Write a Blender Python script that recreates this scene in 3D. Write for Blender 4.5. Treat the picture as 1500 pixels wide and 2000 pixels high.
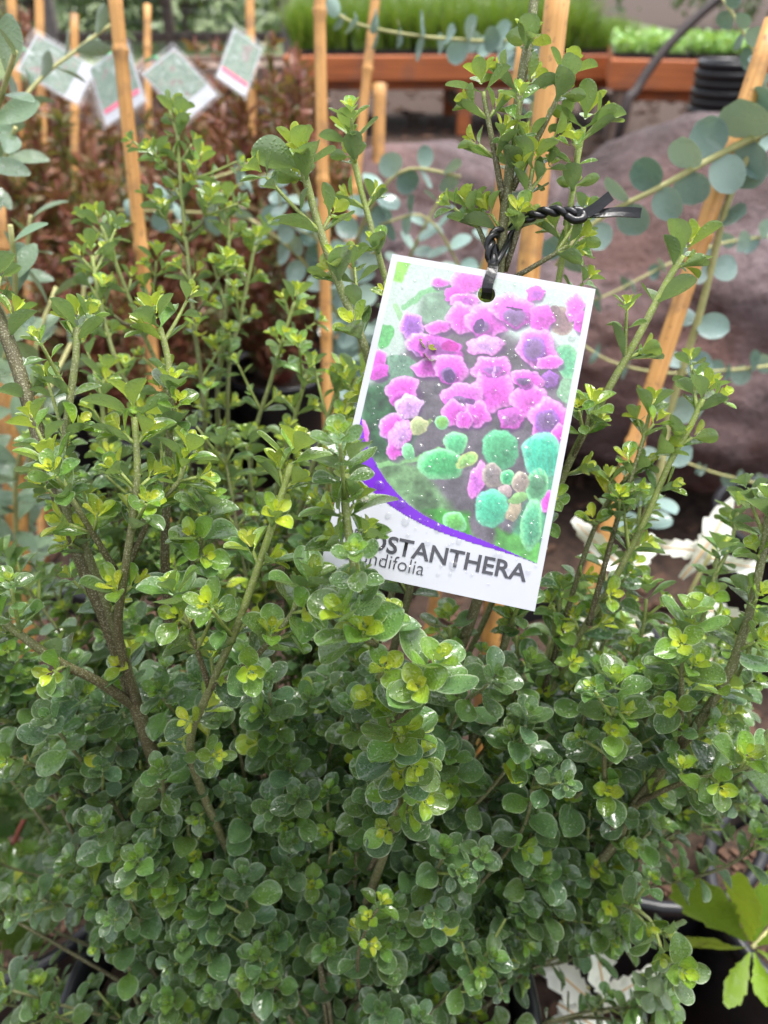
import bpy, bmesh, math, random
import numpy as np
from mathutils import Vector, Matrix, noise as mnoise

for o in list(bpy.data.objects):
    bpy.data.objects.remove(o, do_unlink=True)
rng = random.Random(11)
nrg = np.random.default_rng(7)
SC = bpy.context.scene
COL = SC.collection
R = math.radians

# ------------------------------------------------------------------ camera, light, exposure
EYE = np.array([0.0, 0.0, 0.95])
PITCH = R(35)
cam = bpy.data.cameras.new('camera')
camo = bpy.data.objects.new('camera', cam)
COL.objects.link(camo)
camo.location = EYE
camo.rotation_euler = (R(90) - PITCH, 0, 0)
cam.sensor_fit = 'HORIZONTAL'
cam.sensor_width = 26.0
cam.lens = 26.0
cam.clip_start = 0.01
cam.clip_end = 500
cam.dof.use_dof = True
cam.dof.focus_distance = 0.318
cam.dof.aperture_fstop = 8.6
SC.camera = camo

SUN_EL, SUN_AZ = R(77), R(60)
w = bpy.data.worlds.new('World')
SC.world = w
w.use_nodes = True
nt = w.node_tree
sky = nt.nodes.new('ShaderNodeTexSky')
sky.sky_type = 'NISHITA'
sky.sun_disc = False
sky.sun_elevation = SUN_EL
sky.sun_rotation = SUN_AZ
sky.air_density = 1.0
sky.dust_density = 4.0
sky.ozone_density = 1.0
hs = nt.nodes.new('ShaderNodeHueSaturation')
hs.inputs['Saturation'].default_value = 0.30
nt.links.new(sky.outputs[0], hs.inputs['Color'])
bg = nt.nodes['Background']
bg.inputs[1].default_value = 0.15
nt.links.new(hs.outputs[0], bg.inputs[0])
sl = bpy.data.lights.new('sun', 'SUN')
sl.energy = 1.0
sl.angle = R(26)
sl.color = (1.0, 0.97, 0.93)
so = bpy.data.objects.new('sun', sl)
COL.objects.link(so)
# direction to the sun: Blender sky rotation is measured from +Y, clockwise
sd = Vector((math.sin(SUN_AZ) * math.cos(SUN_EL), math.cos(SUN_AZ) * math.cos(SUN_EL), math.sin(SUN_EL)))
so.rotation_euler = sd.to_track_quat('Z', 'Y').to_euler()
vs = SC.view_settings
vs.view_transform = 'Standard'
vs.look = 'None'
vs.gamma = 1
vs.exposure = 1.40

cy_ = SC.cycles
cy_.max_bounces = 6; cy_.diffuse_bounces = 3; cy_.glossy_bounces = 2; cy_.transmission_bounces = 5; cy_.transparent_max_bounces = 6
cy_.caustics_reflective = False; cy_.caustics_refractive = False
SP, CP = math.sin(PITCH), math.cos(PITCH)
def P(px, py, d):
    """point at depth d (metres) for a position in the 1500 x 2000 survey photograph"""
    u, v = (px - 750) / 1500.0, (1000 - py) / 1500.0
    return np.array([d * u, d * (CP + v * SP), 0.95 + d * (v * CP - SP)])
def toS(p):
    x, y, z = p[0], p[1], p[2] - 0.95
    d = y * CP - z * SP
    return 750 + 1500 * x / d, 1000 - 1500 * (y * SP + z * CP) / d, d
def lin(r, g, b):
    f = lambda c: (c / 255 / 12.92) if c / 255 <= 0.04045 else ((c / 255 + 0.055) / 1.055) ** 2.4
    return (f(r), f(g), f(b))

# ------------------------------------------------------------------ materials
MATS = {}
class N:
    """tiny node helper"""
    def __init__(s, name):
        s.m = bpy.data.materials.new(name)
        s.m.use_nodes = True
        s.t = s.m.node_tree
        s.b = s.t.nodes['Principled BSDF']
        s.out = s.t.nodes['Material Output']
        MATS[name] = s.m
    def n(s, kind, **kw):
        x = s.t.nodes.new(kind)
        for k, v in kw.items():
            setattr(x, k, v)
        return x
    def l(s, a, b): s.t.links.new(a, b)
    def pos(s): return s.n('ShaderNodeNewGeometry').outputs['Position']
    def noise(s, scale, detail=3, rough=0.55, vec=None):
        x = s.n('ShaderNodeTexNoise')
        x.inputs['Scale'].default_value = scale
        x.inputs['Detail'].default_value = detail
        x.inputs['Roughness'].default_value = rough
        s.l(vec if vec is not None else s.pos(), x.inputs['Vector'])
        return x.outputs['Fac']
    def ramp(s, fac, stops, interp='LINEAR'):
        x = s.n('ShaderNodeValToRGB')
        x.color_ramp.interpolation = interp
        e = x.color_ramp.elements
        while len(e) < len(stops): e.new(0.5)
        for el, (p, c) in zip(e, stops):
            el.position = p
            el.color = (*c, 1) if not isinstance(c, (int, float)) else (c, c, c, 1)
        s.l(fac, x.inputs['Fac'])
        return x.outputs['Color']
    def mix(s, fac, a, b, mode='MIX'):
        x = s.n('ShaderNodeMix', data_type='RGBA', blend_type=mode)
        for sock, v in ((x.inputs[0], fac), (x.inputs[6], a), (x.inputs[7], b)):
            if isinstance(v, (int, float)): sock.default_value = v
            elif isinstance(v, tuple): sock.default_value = (*v, 1)
            else: s.l(v, sock)
        return x.outputs[2]
    def math(s, op, a, b=0.0, clamp=False):
        x = s.n('ShaderNodeMath', operation=op, use_clamp=clamp)
        for sock, v in ((x.inputs[0], a), (x.inputs[1], b)):
            if isinstance(v, (int, float)): sock.default_value = v
            else: s.l(v, sock)
        return x.outputs[0]
    def bump(s, h, strength=0.3, dist=0.001):
        x = s.n('ShaderNodeBump')
        x.inputs['Strength'].default_value = strength
        x.inputs['Distance'].default_value = dist
        s.l(h, x.inputs['Height'])
        s.l(x.outputs[0], s.b.inputs['Normal'])
        return x.outputs[0]
    def set(s, **kw):
        for k, v in kw.items():
            k = {'color': 'Base Color', 'rough': 'Roughness', 'coat': 'Coat Weight', 'coatr': 'Coat Roughness',
                 'metal': 'Metallic', 'trans': 'Transmission Weight', 'ior': 'IOR', 'alpha': 'Alpha', 'spec': 'Specular IOR Level'}[k]
            if isinstance(v, tuple): s.b.inputs[k].default_value = (*v, 1)
            elif isinstance(v, (int, float)): s.b.inputs[k].default_value = v
            else: s.l(v, s.b.inputs[k])

def leaf_material(name, stops, rimcol, under, wet=0.5, transl=0.28, rimamt=0.55, drop=1.0, vein=0.0):
    s = N(name)
    at = s.n('ShaderNodeAttribute', attribute_name='leafdat')
    sep = s.n('ShaderNodeSeparateColor')
    s.l(at.outputs['Color'], sep.inputs[0])
    rim, age, tt = sep.outputs
    rnd = at.outputs['Alpha']
    pos = s.pos()
    n1 = s.noise(260, 2, 0.6, pos)
    n2 = s.noise(1500, 1, 0.5, pos)
    # the young leaves are yellower towards their base
    yb = s.math('MULTIPLY', s.math('SUBTRACT', 0.55, tt), s.math('MULTIPLY', age, 0.55))
    a2 = s.math('ADD', s.math('ADD', age, yb), s.math('MULTIPLY', s.math('SUBTRACT', n1, 0.5), 0.22), clamp=True)
    col = s.ramp(a2, stops)
    hsv = s.n('ShaderNodeHueSaturation')
    s.l(s.math('ADD', 0.488, s.math('MULTIPLY', rnd, 0.022)), hsv.inputs['Hue'])
    s.l(s.math('ADD', 0.75, s.math('MULTIPLY', rnd, 0.5)), hsv.inputs['Value'])
    s.l(col, hsv.inputs['Color'])
    col = hsv.outputs[0]
    # fine pale speckle of oil glands and hairs
    sp = s.ramp(n2, [(0.60, 0.0), (0.72, 1.0)])
    col = s.mix(s.math('MULTIPLY', sp, 0.34), col, rimcol)
    col = s.mix(s.math('MULTIPLY', s.math('POWER', rim, 1.6), rimamt), col, rimcol)
    bf = s.n('ShaderNodeNewGeometry').outputs['Backfacing']
    und = s.mix(s.math('MULTIPLY', age, 0.75, clamp=True), under, s.ramp(a2, stops))
    col = s.mix(bf, col, und)
    wmask = s.ramp(s.noise(95, 1, 0.5, pos), [(0.60 - 0.22 * wet, 0.0), (0.66 - 0.2 * wet, 1.0)])
    vo = s.n('ShaderNodeTexVoronoi', feature='F1')
    vo.inputs['Scale'].default_value = 620
    s.l(pos, vo.inputs['Vector'])
    dr = s.ramp(vo.outputs['Distance'], [(0.12, 1.0), (0.42, 0.0)])
    h = s.math('ADD', s.math('MULTIPLY', dr, 0.9 * drop), s.math('MULTIPLY', n1, 0.5))
    s.l(s.bump(h, 0.42, 0.0007), s.b.inputs['Coat Normal'])
    rough = s.ramp(wmask, [(0.0, 0.48), (1.0, 0.13)])
    s.set(color=col, rough=rough, spec=0.5)
    s.set(coat=s.math('MULTIPLY', wmask, 0.9), coatr=0.06)
    s.b.inputs['Coat IOR'].default_value = 1.5
    tr = s.n('ShaderNodeBsdfTranslucent')
    s.l(s.mix(0.35, col, s.ramp(a2, [(0.0, lin(120, 160, 40)), (1.0, lin(200, 215, 60))])), tr.inputs['Color'])
    mx = s.n('ShaderNodeMixShader')
    mx.inputs[0].default_value = transl
    s.l(s.b.outputs[0], mx.inputs[1])
    s.l(tr.outputs[0], mx.inputs[2])
    s.l(mx.outputs[0], s.out.inputs['Surface'])
    return s.m

leaf_material('mint_leaf', [(0.0, lin(84, 113, 80)), (0.2, lin(96, 130, 68)), (0.45, lin(122, 160, 56)), (0.75, lin(176, 196, 54)), (1.0, lin(208, 214, 66))],
              lin(196, 212, 176), lin(126, 146, 110), wet=1.05, transl=0.34, rimamt=0.8)
leaf_material('gum_leaf', [(0.0, lin(110, 138, 132)), (1.0, lin(150, 174, 164))], lin(176, 196, 184), lin(132, 158, 150), wet=0.25, transl=0.15, rimamt=0.3, drop=0.4)
leaf_material('grey_leaf', [(0.0, lin(86, 112, 88)), (1.0, lin(120, 142, 110))], lin(170, 185, 165), lin(142, 156, 138), wet=0.35, transl=0.15, rimamt=0.3)
leaf_material('white_leaf', [(0.0, lin(222, 226, 212)), (1.0, lin(235, 236, 224))], lin(240, 240, 230), lin(222, 226, 210), wet=0.15, transl=0.2, rimamt=0.1, drop=0.2)
leaf_material('holly_leaf', [(0.0, lin(36, 70, 30)), (1.0, lin(70, 104, 40))], lin(150, 160, 90), lin(96, 122, 76), wet=0.8, transl=0.15, rimamt=0.4)
leaf_material('oak_leaf', [(0.0, lin(112, 146, 38)), (1.0, lin(148, 172, 52))], lin(170, 190, 90), lin(140, 166, 80), wet=0.5, transl=0.3, rimamt=0.3)
leaf_material('red_leaf', [(0.0, lin(112, 66, 50)), (0.3, lin(146, 94, 70)), (0.6, lin(128, 104, 68)), (1.0, lin(100, 116, 70))], lin(180, 130, 110), lin(150, 92, 70), wet=0.2, transl=0.2, rimamt=0.15, drop=0.3)
leaf_material('grass_blade', [(0.0, lin(70, 98, 36)), (1.0, lin(126, 152, 62))], lin(170, 190, 90), lin(110, 150, 50), wet=0.1, transl=0.3, rimamt=0.0, drop=0.0)
leaf_material('seedling_leaf', [(0.0, lin(90, 146, 50)), (1.0, lin(160, 200, 100))], lin(190, 215, 150), lin(130, 170, 90), wet=0.2, transl=0.3, rimamt=0.1, drop=0.0)
leaf_material('tree_leaf', [(0.0, lin(52, 72, 44)), (1.0, lin(92, 114, 66))], lin(120, 140, 100), lin(80, 100, 70), wet=0.1, transl=0.2, rimamt=0.0, drop=0.0)

s = N('mint_stem')
at = s.n('ShaderNodeAttribute', attribute_name='leafdat')
sep = s.n('ShaderNodeSeparateColor'); s.l(at.outputs['Color'], sep.inputs[0])
n2 = s.noise(1300, 3, 0.6); n3 = s.noise(220, 3, 0.6)
yg = s.math('ADD', sep.outputs[1], s.math('MULTIPLY', s.math('SUBTRACT', n3, 0.5), 0.5), clamp=True)
c = s.ramp(yg, [(0.0, lin(74, 62, 44)), (0.35, lin(92, 88, 52)), (0.65, lin(112, 118, 70)), (1.0, lin(150, 170, 72))])
c = s.mix(s.math('MULTIPLY', s.ramp(n2, [(0.52, 0.0), (0.64, 1.0)]), 0.55), c, lin(190, 190, 160))
s.set(color=c, rough=0.5); s.bump(n2, 0.6, 0.0006)

def simple(name, c1, c2, scale, rough=0.6, bumpd=0.001, bumps=0.4, **kw):
    s = N(name)
    n = s.noise(scale, 5, 0.6)
    s.set(color=s.ramp(n, [(0.3, c1), (0.7, c2)]), rough=rough, **kw)
    s.bump(n, bumps, bumpd)
    return s.m
simple('black_plastic', lin(22, 23, 26), lin(36, 37, 41), 60, 0.28, 0.0004, 0.25)
simple('tie_plastic', lin(10, 10, 12), lin(18, 18, 21), 400, 0.3, 0.0006, 0.5, coat=0.15)
simple('potting_soil', lin(40, 30, 24), lin(84, 66, 52), 210, 0.95, 0.004, 0.9)
simple('mulch', lin(38, 28, 23), lin(88, 68, 56), 45, 0.95, 0.01, 0.8)
simple('mulch_chip', lin(62, 42, 32), lin(112, 84, 66), 90, 0.9, 0.002, 0.5)
simple('perlite', lin(190, 185, 175), lin(214, 210, 200), 300, 0.9)
simple('far_grass', lin(92, 108, 70), lin(128, 142, 96), 3, 0.95, 0.01, 0.5)
simple('gum_stem', lin(158, 158, 100), lin(192, 186, 128), 130, 0.55)
simple('red_stem', lin(120, 60, 52), lin(150, 84, 72), 130, 0.55)
simple('bark', lin(58, 48, 42), lin(98, 84, 74), 14, 0.9, 0.02, 0.8)
simple('grey_post', lin(96, 90, 86), lin(134, 126, 122), 20, 0.85, 0.004, 0.5)
simple('wire', lin(70, 74, 74), lin(100, 104, 104), 20, 0.5)
simple('pipe', lin(30, 19, 18), lin(46, 30, 28), 40, 0.65)
simple('green_twist', lin(20, 130, 60), lin(40, 165, 84), 100, 0.4)
simple('midrib', lin(190, 150, 100), lin(214, 176, 122), 100, 0.6)
simple('white_card', lin(172, 174, 181), lin(181, 183, 189), 25, 0.3, 0.0002, 0.15, coat=0.4)
simple('ink', lin(50, 50, 56), lin(60, 60, 66), 200, 0.35, coat=0.4)

s = N('bamboo')
tc = s.n('ShaderNodeTexCoord')
mp = s.n('ShaderNodeMapping'); mp.inputs['Scale'].default_value = (260, 260, 9)
s.l(tc.outputs['Object'], mp.inputs[0])
n = s.noise(1, 4, 0.6, mp.outputs[0]); nb = s.noise(30, 3, 0.6)
c = s.ramp(n, [(0.25, lin(178, 122, 62)), (0.55, lin(212, 158, 92)), (0.8, lin(226, 178, 112))])
c = s.mix(s.ramp(nb, [(0.5, 0.0), (0.68, 0.7)]), c, lin(138, 102, 70))
c = s.mix(s.ramp(s.noise(140, 3, 0.6), [(0.62, 0.0), (0.7, 0.6)]), c, lin(96, 72, 54))
s.set(color=c, rough=0.5); s.bump(n, 0.3, 0.0006)

s = N('redwood')
tc = s.n('ShaderNodeTexCoord')
mp = s.n('ShaderNodeMapping'); mp.inputs['Scale'].default_value = (1.2, 30, 30)
s.l(tc.outputs['Object'], mp.inputs[0])
n = s.noise(1.4, 4, 0.6, mp.outputs[0]); nb = s.noise(4, 3, 0.6)
c = s.ramp(n, [(0.25, lin(138, 72, 40)), (0.55, lin(196, 112, 62)), (0.8, lin(214, 134, 82))])
c = s.mix(s.ramp(nb, [(0.5, 0.0), (0.72, 0.6)]), c, lin(126, 92, 78))
s.set(color=c, rough=0.6); s.bump(n, 0.3, 0.002)
simple('grey_wood', lin(112, 92, 82), lin(150, 128, 114), 22, 0.8, 0.002, 0.4)

s = N('lava_rock')
n = s.noise(5, 6, 0.65); n2 = s.noise(38, 6, 0.7); n3 = s.noise(1.7, 3, 0.5)
c = s.ramp(n, [(0.32, lin(56, 40, 38)), (0.48, lin(98, 76, 75)), (0.66, lin(152, 134, 138))])
c = s.mix(s.ramp(n3, [(0.45, 0.0), (0.62, 0.6)]), c, lin(142, 98, 84))
c = s.mix(s.ramp(n2, [(0.34, 0.7), (0.46, 0.0)]), c, lin(66, 50, 48))
s.set(color=c, rough=0.55); s.bump(s.math('ADD', n2, s.math('MULTIPLY', n, 0.8)), 1.0, 0.03)

s = N('print_ink')
at = s.n('ShaderNodeAttribute', attribute_name='print')
s.set(color=at.outputs['Color'], rough=0.32, coat=0.35, coatr=0.1)

s = N('water')
s.t.nodes.remove(s.b)
fr_ = s.n('ShaderNodeLayerWeight'); fr_.inputs['Blend'].default_value = 0.5
fc_ = s.math('ADD', 0.03, s.math('MULTIPLY', s.math('POWER', fr_.outputs['Facing'], 2.0), 0.8))
tr_ = s.n('ShaderNodeBsdfTransparent'); tr_.inputs['Color'].default_value = (0.94, 0.945, 0.95, 1)
gl_ = s.n('ShaderNodeBsdfGlossy'); gl_.inputs['Roughness'].default_value = 0.10
mx_ = s.n('ShaderNodeMixShader')
s.l(fc_, mx_.inputs[0]); s.l(tr_.outputs[0], mx_.inputs[1]); s.l(gl_.outputs[0], mx_.inputs[2]); s.l(mx_.outputs[0], s.out.inputs['Surface'])
s = N('clear_plastic')
s.set(color=(0.95, 0.97, 0.98), rough=0.12, alpha=0.12, coat=0.4, coatr=0.08)
s.bump(s.noise(90, 2, 0.5), 0.8, 0.004)

s = N('foreign_print')
n = s.noise(60, 3, 0.6)
s.set(color=s.ramp(n, [(0.32, lin(150, 164, 156)), (0.45, lin(66, 98, 70)), (0.55, lin(112, 138, 116)), (0.63, lin(104, 66, 60)), (0.74, lin(160, 172, 164))]), rough=0.3)
s = N('pink_band')
s.set(color=lin(214, 70, 110), rough=0.3)

# ------------------------------------------------------------------ mesh helpers
def norm(v):
    v = np.asarray(v, float)
    return v / (np.linalg.norm(v) + 1e-12)
def perp(t):
    a = np.array([0, 0, 1.0]) if abs(t[2]) < 0.9 else np.array([1.0, 0, 0])
    u = norm(np.cross(t, a))
    return u, np.cross(t, u)
def pinv(o):
    return PINV[o.name] if o.name in PINV else o.matrix_basis.inverted()
class MB:
    def __init__(s): s.v, s.f, s.a, s.n = [], [], [], 0
    def add(s, v, f, a=None):
        v = np.asarray(v, float)
        s.v.append(v)
        s.f.extend([tuple(i + s.n for i in q) for q in f])
        s.a.append(np.zeros((len(v), 4)) if a is None else np.broadcast_to(np.asarray(a, float), (len(v), 4)))
        s.n += len(v)
    def box(s, c, h, rot=None):
        c = np.asarray(c, float)
        q = np.array([[x, y, z] for x in (-1, 1) for y in (-1, 1) for z in (-1, 1)]) * np.asarray(h)
        if rot is not None: q = q @ rot.T
        s.add(q + c, [(0, 1, 3, 2), (4, 6, 7, 5), (0, 4, 5, 1), (2, 3, 7, 6), (0, 2, 6, 4), (1, 5, 7, 3)])
    def tube(s, pts, rad, seg=7, age=None, cap=True):
        pts = np.asarray(pts, float)
        n = len(pts)
        rad = np.broadcast_to(np.asarray(rad, float), (n,))
        age = np.broadcast_to(np.asarray(0.0 if age is None else age, float), (n,))
        T = np.gradient(pts, axis=0)
        T /= np.linalg.norm(T, axis=1)[:, None] + 1e-12
        u, _ = perp(T[0])
        V, A = [], []
        for i in range(n):
            u = norm(u - T[i] * (u @ T[i])); b = np.cross(T[i], u)
            for k in range(seg):
                th = 2 * math.pi * k / seg
                V.append(pts[i] + rad[i] * (math.cos(th) * u + math.sin(th) * b)); A.append((0, age[i], 0.5, 0.5))
        F = [(i * seg + k, i * seg + (k + 1) % seg, (i + 1) * seg + (k + 1) % seg, (i + 1) * seg + k) for i in range(n - 1) for k in range(seg)]
        if cap: F += [tuple(range(seg))[::-1], tuple(range((n - 1) * seg, n * seg))]
        s.add(V, F, np.array(A))
    def lathe(s, prof, seg=32, c=(0, 0, 0)):
        V = [(r * math.cos(2 * math.pi * k / seg) + c[0], r * math.sin(2 * math.pi * k / seg) + c[1], z + c[2]) for r, z in prof for k in range(seg)]
        F = [(i * seg + k, i * seg + (k + 1) % seg, (i + 1) * seg + (k + 1) % seg, (i + 1) * seg + k) for i in range(len(prof) - 1) for k in range(seg)]
        s.add(V, F)
    def mesh(s, name, mat, smooth=True, attr=False):
        me = bpy.data.meshes.new(name)
        V = np.concatenate(s.v)
        me.from_pydata(V.tolist(), [], s.f)
        if attr:
            a = me.attributes.new('leafdat', 'FLOAT_COLOR', 'POINT')
            a.data.foreach_set('color', np.concatenate(s.a).astype(np.float32).ravel())
        me.polygons.foreach_set('use_smooth', [smooth] * len(me.polygons))
        me.materials.append(MATS[mat])
        me.update()
        return me
    def build(s, name, mat, parent=None, smooth=True, attr=False, kind=None):
        o = bpy.data.objects.new(name, s.mesh(name, mat, smooth, attr))
        COL.objects.link(o)
        if parent is not None:
            o.parent = parent
            o.matrix_parent_inverse = pinv(parent)
        if kind: o['kind'] = kind
        return o
PINV = {}
def thing(name, loc, label, cat, group=None):
    o = bpy.data.objects.new(name, None)
    COL.objects.link(o)
    o.location = loc
    o.empty_display_size = 0.05
    PINV[o.name] = Matrix.Translation(Vector(loc)).inverted()
    return tag(o, label, cat, group)
def tag(o, label, cat, group=None):
    o['label'] = label; o['category'] = cat
    if group: o['group'] = group
    return o
def link(name, me, parent=None, mat4=None):
    o = bpy.data.objects.new(name, me)
    COL.objects.link(o)
    if parent is not None:
        o.parent = parent
        o.matrix_parent_inverse = pinv(parent)
    if mat4 is not None: o.matrix_basis = mat4
    return o
def spline(pts, step=0.006):
    """Catmull-Rom through the points"""
    p = np.asarray(pts, float)
    if len(p) == 2:
        k = max(2, int(np.linalg.norm(p[1] - p[0]) / step)); return np.array([p[0] + (p[1] - p[0]) * t for t in np.linspace(0, 1, k + 1)])
    q = np.vstack([2 * p[0] - p[1], p, 2 * p[-1] - p[-2]])
    out = []
    for i in range(1, len(q) - 2):
        k = max(2, int(np.linalg.norm(q[i + 1] - q[i]) / step))
        for t in np.linspace(0, 1, k, endpoint=False):
            out.append(0.5 * (2 * q[i] + (q[i + 1] - q[i - 1]) * t + (2 * q[i - 1] - 5 * q[i] + 4 * q[i + 1] - q[i + 2]) * t * t + (3 * q[i] - q[i - 1] - 3 * q[i + 1] + q[i + 2]) * t ** 3))
    out.append(p[-1])
    return np.array(out)

# leaf templates: +Y along the leaf, +Z upper face, length 1
def leaf_template(prof, rows, cup=0.25, recurve=0.2, wav=0.0, cols=(-1, -0.86, -0.45, 0, 0.45, 0.86, 1), serr=0.0, nser=9, seed=0, keel=0.1, tipc=1.0):
    r = random.Random(seed)
    V, A = [], []
    ph = r.uniform(0, 6); sk = r.uniform(-0.1, 0.1)
    for i in range(rows + 1):
        t = i / rows
        if tipc != 1.0: t = 1 - (1 - t) ** tipc * (1 - 0.25 * t * (1 - t))
        wd = prof(t)
        if serr: wd *= 1 + serr * ((t * nser) % 1.0 - 0.5) * 2 * (1 if 0.12 < t < 0.95 else 0)
        zl = -recurve * t * t + 0.12 * recurve * t
        for c_ in cols:
            x = c_ * wd
            z = zl + cup * (abs(c_) ** 1.7) * wd - keel * (1 - abs(c_)) * wd * 0.6 + wav * wd * math.sin(7 * t + ph + 2 * c_) * abs(c_)
            V.append((x + sk * t * t * 0.5, t - 0.04 * abs(c_) * 0, z))
            rim = 1.0 if abs(c_) == 1 and t > 0.2 else (0.12 if abs(c_) > 0.8 else 0.0)
            if t > 0.985: rim = 1.0
            A.append((rim, 0.0, t, 0.0))
    m = len(cols)
    F = [(i * m + j, i * m + j + 1, (i + 1) * m + j + 1, (i + 1) * m + j) for i in range(rows) for j in range(m - 1)]
    return np.array(V), F, np.array(A)
def round_prof(wmax=0.37, pet=0.2, ex=1.22, pw=0.47):
    def f(t):
        if t < pet: return 0.04 + 0.02 * t / pet
        q = (t - pet) / (1 - pet)
        return max(0.058 * (1 - q), wmax * max(0.0, math.sin(math.pi * q ** ex)) ** pw, wmax * 0.10)
    return f
MINT = [leaf_template(round_prof(0.33 + 0.075 * ((k * 7) % 5) / 4, 0.15 + 0.02 * (k % 4), 1.10 + 0.09 * (k % 3)), 12, cup=0.10 + 0.42 * ((k * 3) % 7) / 6, recurve=-0.05 + 0.36 * ((k * 5) % 7) / 6, wav=0.05, seed=k, tipc=1.7) for k in range(12)]
MINT += [leaf_template(round_prof(0.255 + 0.035 * (k % 3), 0.15, 1.32), 12, cup=0.35 + 0.12 * (k % 4), recurve=-0.02 + 0.10 * (k % 3), wav=0.04, seed=20 + k, tipc=1.7) for k in range(6)]
NARROW = False
_mc = {}
def template_mesh(tpls, idx, age, mat, name):
    key = (id(tpls), idx, age, mat)
    if key not in _mc:
        V, F, A = tpls[idx]
        A = A.copy(); A[:, 1] = age; A[:, 3] = (idx * 0.37 + age * 3.1) % 1
        b = MB(); b.add(V, F, A)
        _mc[key] = b.mesh(name, mat, True, True)
    return _mc[key]
class Leaf:
    __slots__ = ('p', 'd', 'n', 'L', 'age', 'k', 'r')
def frame(d, n):
    d = norm(d); n = norm(n - d * (n @ d)); x = np.cross(d, n)
    return np.stack([x, d, n], axis=1)
def put_leaves(leaves, parent, tpls, mat, n_single=300, mass_name='foliage', quant=(0, 0.12, 0.25, 0.4, 0.6, 0.8, 1.0)):
    """the leaves that show largest become objects; the rest one part"""
    W, H = 375, 500
    zb = np.full((H, W), 1e9); ib = np.full((H, W), -1, int)
    for i, l in enumerate(leaves):
        x, y, d = toS(l.p + l.d * l.L * 0.6)
        if d < 0.05: continue
        rr = max(1, int(0.30 * l.L / d * 1500 / 4))
        cx, cy = int(x / 4), int(y / 4)
        x0, x1, y0, y1 = max(0, cx - rr), min(W, cx + rr + 1), max(0, cy - rr), min(H, cy + rr + 1)
        if x0 >= x1 or y0 >= y1: continue
        sub = zb[y0:y1, x0:x1]; m = sub > d
        sub[m] = d; ib[y0:y1, x0:x1][m] = i
    cnt = np.bincount(ib[ib >= 0], minlength=len(leaves))
    order = np.argsort(-cnt)
    single = set(int(i) for i in order[:n_single] if cnt[i] > 0)
    b = MB(); objs = {}
    for i, l in enumerate(leaves):
        M = frame(l.d, l.n)
        if i in single:
            q = min(quant, key=lambda z: abs(z - l.age))
            me = template_mesh(tpls, l.k, q, mat, 'leaf')
            m4 = Matrix([[M[r, c] * l.L for c in range(3)] + [l.p[r]] for r in range(3)] + [[0, 0, 0, 1]])
            objs[i] = link('leaf', me, parent, m4)
        else:
            V, F, A = tpls[l.k]
            A = A.copy(); A[:, 1] = l.age; A[:, 3] = l.r
            b.add(V @ (M * l.L).T + l.p, F, A)
    if b.n: b.build(mass_name, mat, parent, True, True, 'stuff')
    return objs
def mk(p, d, n, L, age, nk=12):
    l = Leaf(); l.p = np.asarray(p, float); l.d = norm(d); l.n = np.asarray(n, float); l.L = L; l.age = min(1, max(0, age)); l.k = rng.randrange(nk); l.r = rng.random()
    return l

# ------------------------------------------------------------------ setting: ground, boulders, fence, trees
def sheet(name, x0, x1, y0, y1, z, mat, nx=2, ny=2, amp=0.0):
    b = MB()
    X, Y = np.meshgrid(np.linspace(x0, x1, nx), np.linspace(y0, y1, ny))
    V = [(x, y, z + (amp * mnoise.noise(Vector((x * 1.5, y * 1.5, 3))) if amp else 0)) for x, y in zip(X.ravel(), Y.ravel())]
    F = [(j * nx + i, j * nx + i + 1, (j + 1) * nx + i + 1, (j + 1) * nx + i) for j in range(ny - 1) for i in range(nx - 1)]
    b.add(V, F)
    return b.build(name, mat, kind='structure')
sheet('ground', -250, 250, -250, 250, 0, 'mulch')
sheet('grass_field', -40, 6, 9.6, 120, 0.004, 'far_grass')
b = MB()
for i in range(5200):
    y = 0.05 + 9.0 * rng.random() ** 1.7; x = (rng.random() - 0.5) * (1.2 + 1.5 * y)
    M = np.array(Matrix.Rotation(rng.uniform(0, 6.28), 3, 'Z') @ Matrix.Rotation(rng.uniform(-0.5, 0.5), 3, 'X'))
    sc = rng.uniform(0.5, 1.5) * (1 if y < 3 else 1.8)
    b.box((x, y, 0.006 * sc), (0.016 * sc, 0.006 * sc, 0.0025 * sc), M)
o = b.build('bark_mulch', 'mulch_chip', smooth=False, kind='stuff')
tag(o, 'brown bark chips scattered over the nursery ground between the pots', 'mulch')

def boulder(loc, size, seed, label, rotz=0.0):
    bm = bmesh.new()
    bmesh.ops.create_icosphere(bm, subdivisions=6, radius=1)
    for v in bm.verts:
        p = v.co.copy()
        q = p + Vector((seed * 3.1, seed, 0))
        k = 1 + 0.20 * mnoise.noise(q * 1.1) + 0.07 * mnoise.noise(q * 2.6) + 0.045 * mnoise.fractal(q * 4, 0.8, 2.0, 6)
        k -= 0.035 * abs(mnoise.noise(q * 4.0))
        p = p * k
        v.co = Vector((p.x * size[0], p.y * size[1], p.z * size[2]))
    bmesh.ops.rotate(bm, verts=bm.verts, cent=(0, 0, 0), matrix=Matrix.Rotation(rotz, 3, 'Z'))
    zmin = min(v.co.z for v in bm.verts); zmax = max(v.co.z for v in bm.verts)
    for v in bm.verts: v.co.z *= (loc[2] + 0.08) / (zmax - zmin)
    zmin *= (loc[2] + 0.08) / (zmax - zmin)
    me = bpy.data.meshes.new('boulder'); bm.to_mesh(me); bm.free()
    me.polygons.foreach_set('use_smooth', [True] * len(me.polygons))
    me.materials.append(MATS['lava_rock'])
    o = link('boulder', me)
    o.location = (loc[0], loc[1], -zmin - 0.08)
    return tag(o, label, 'boulder', 'lava boulders behind the potted plants')
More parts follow.
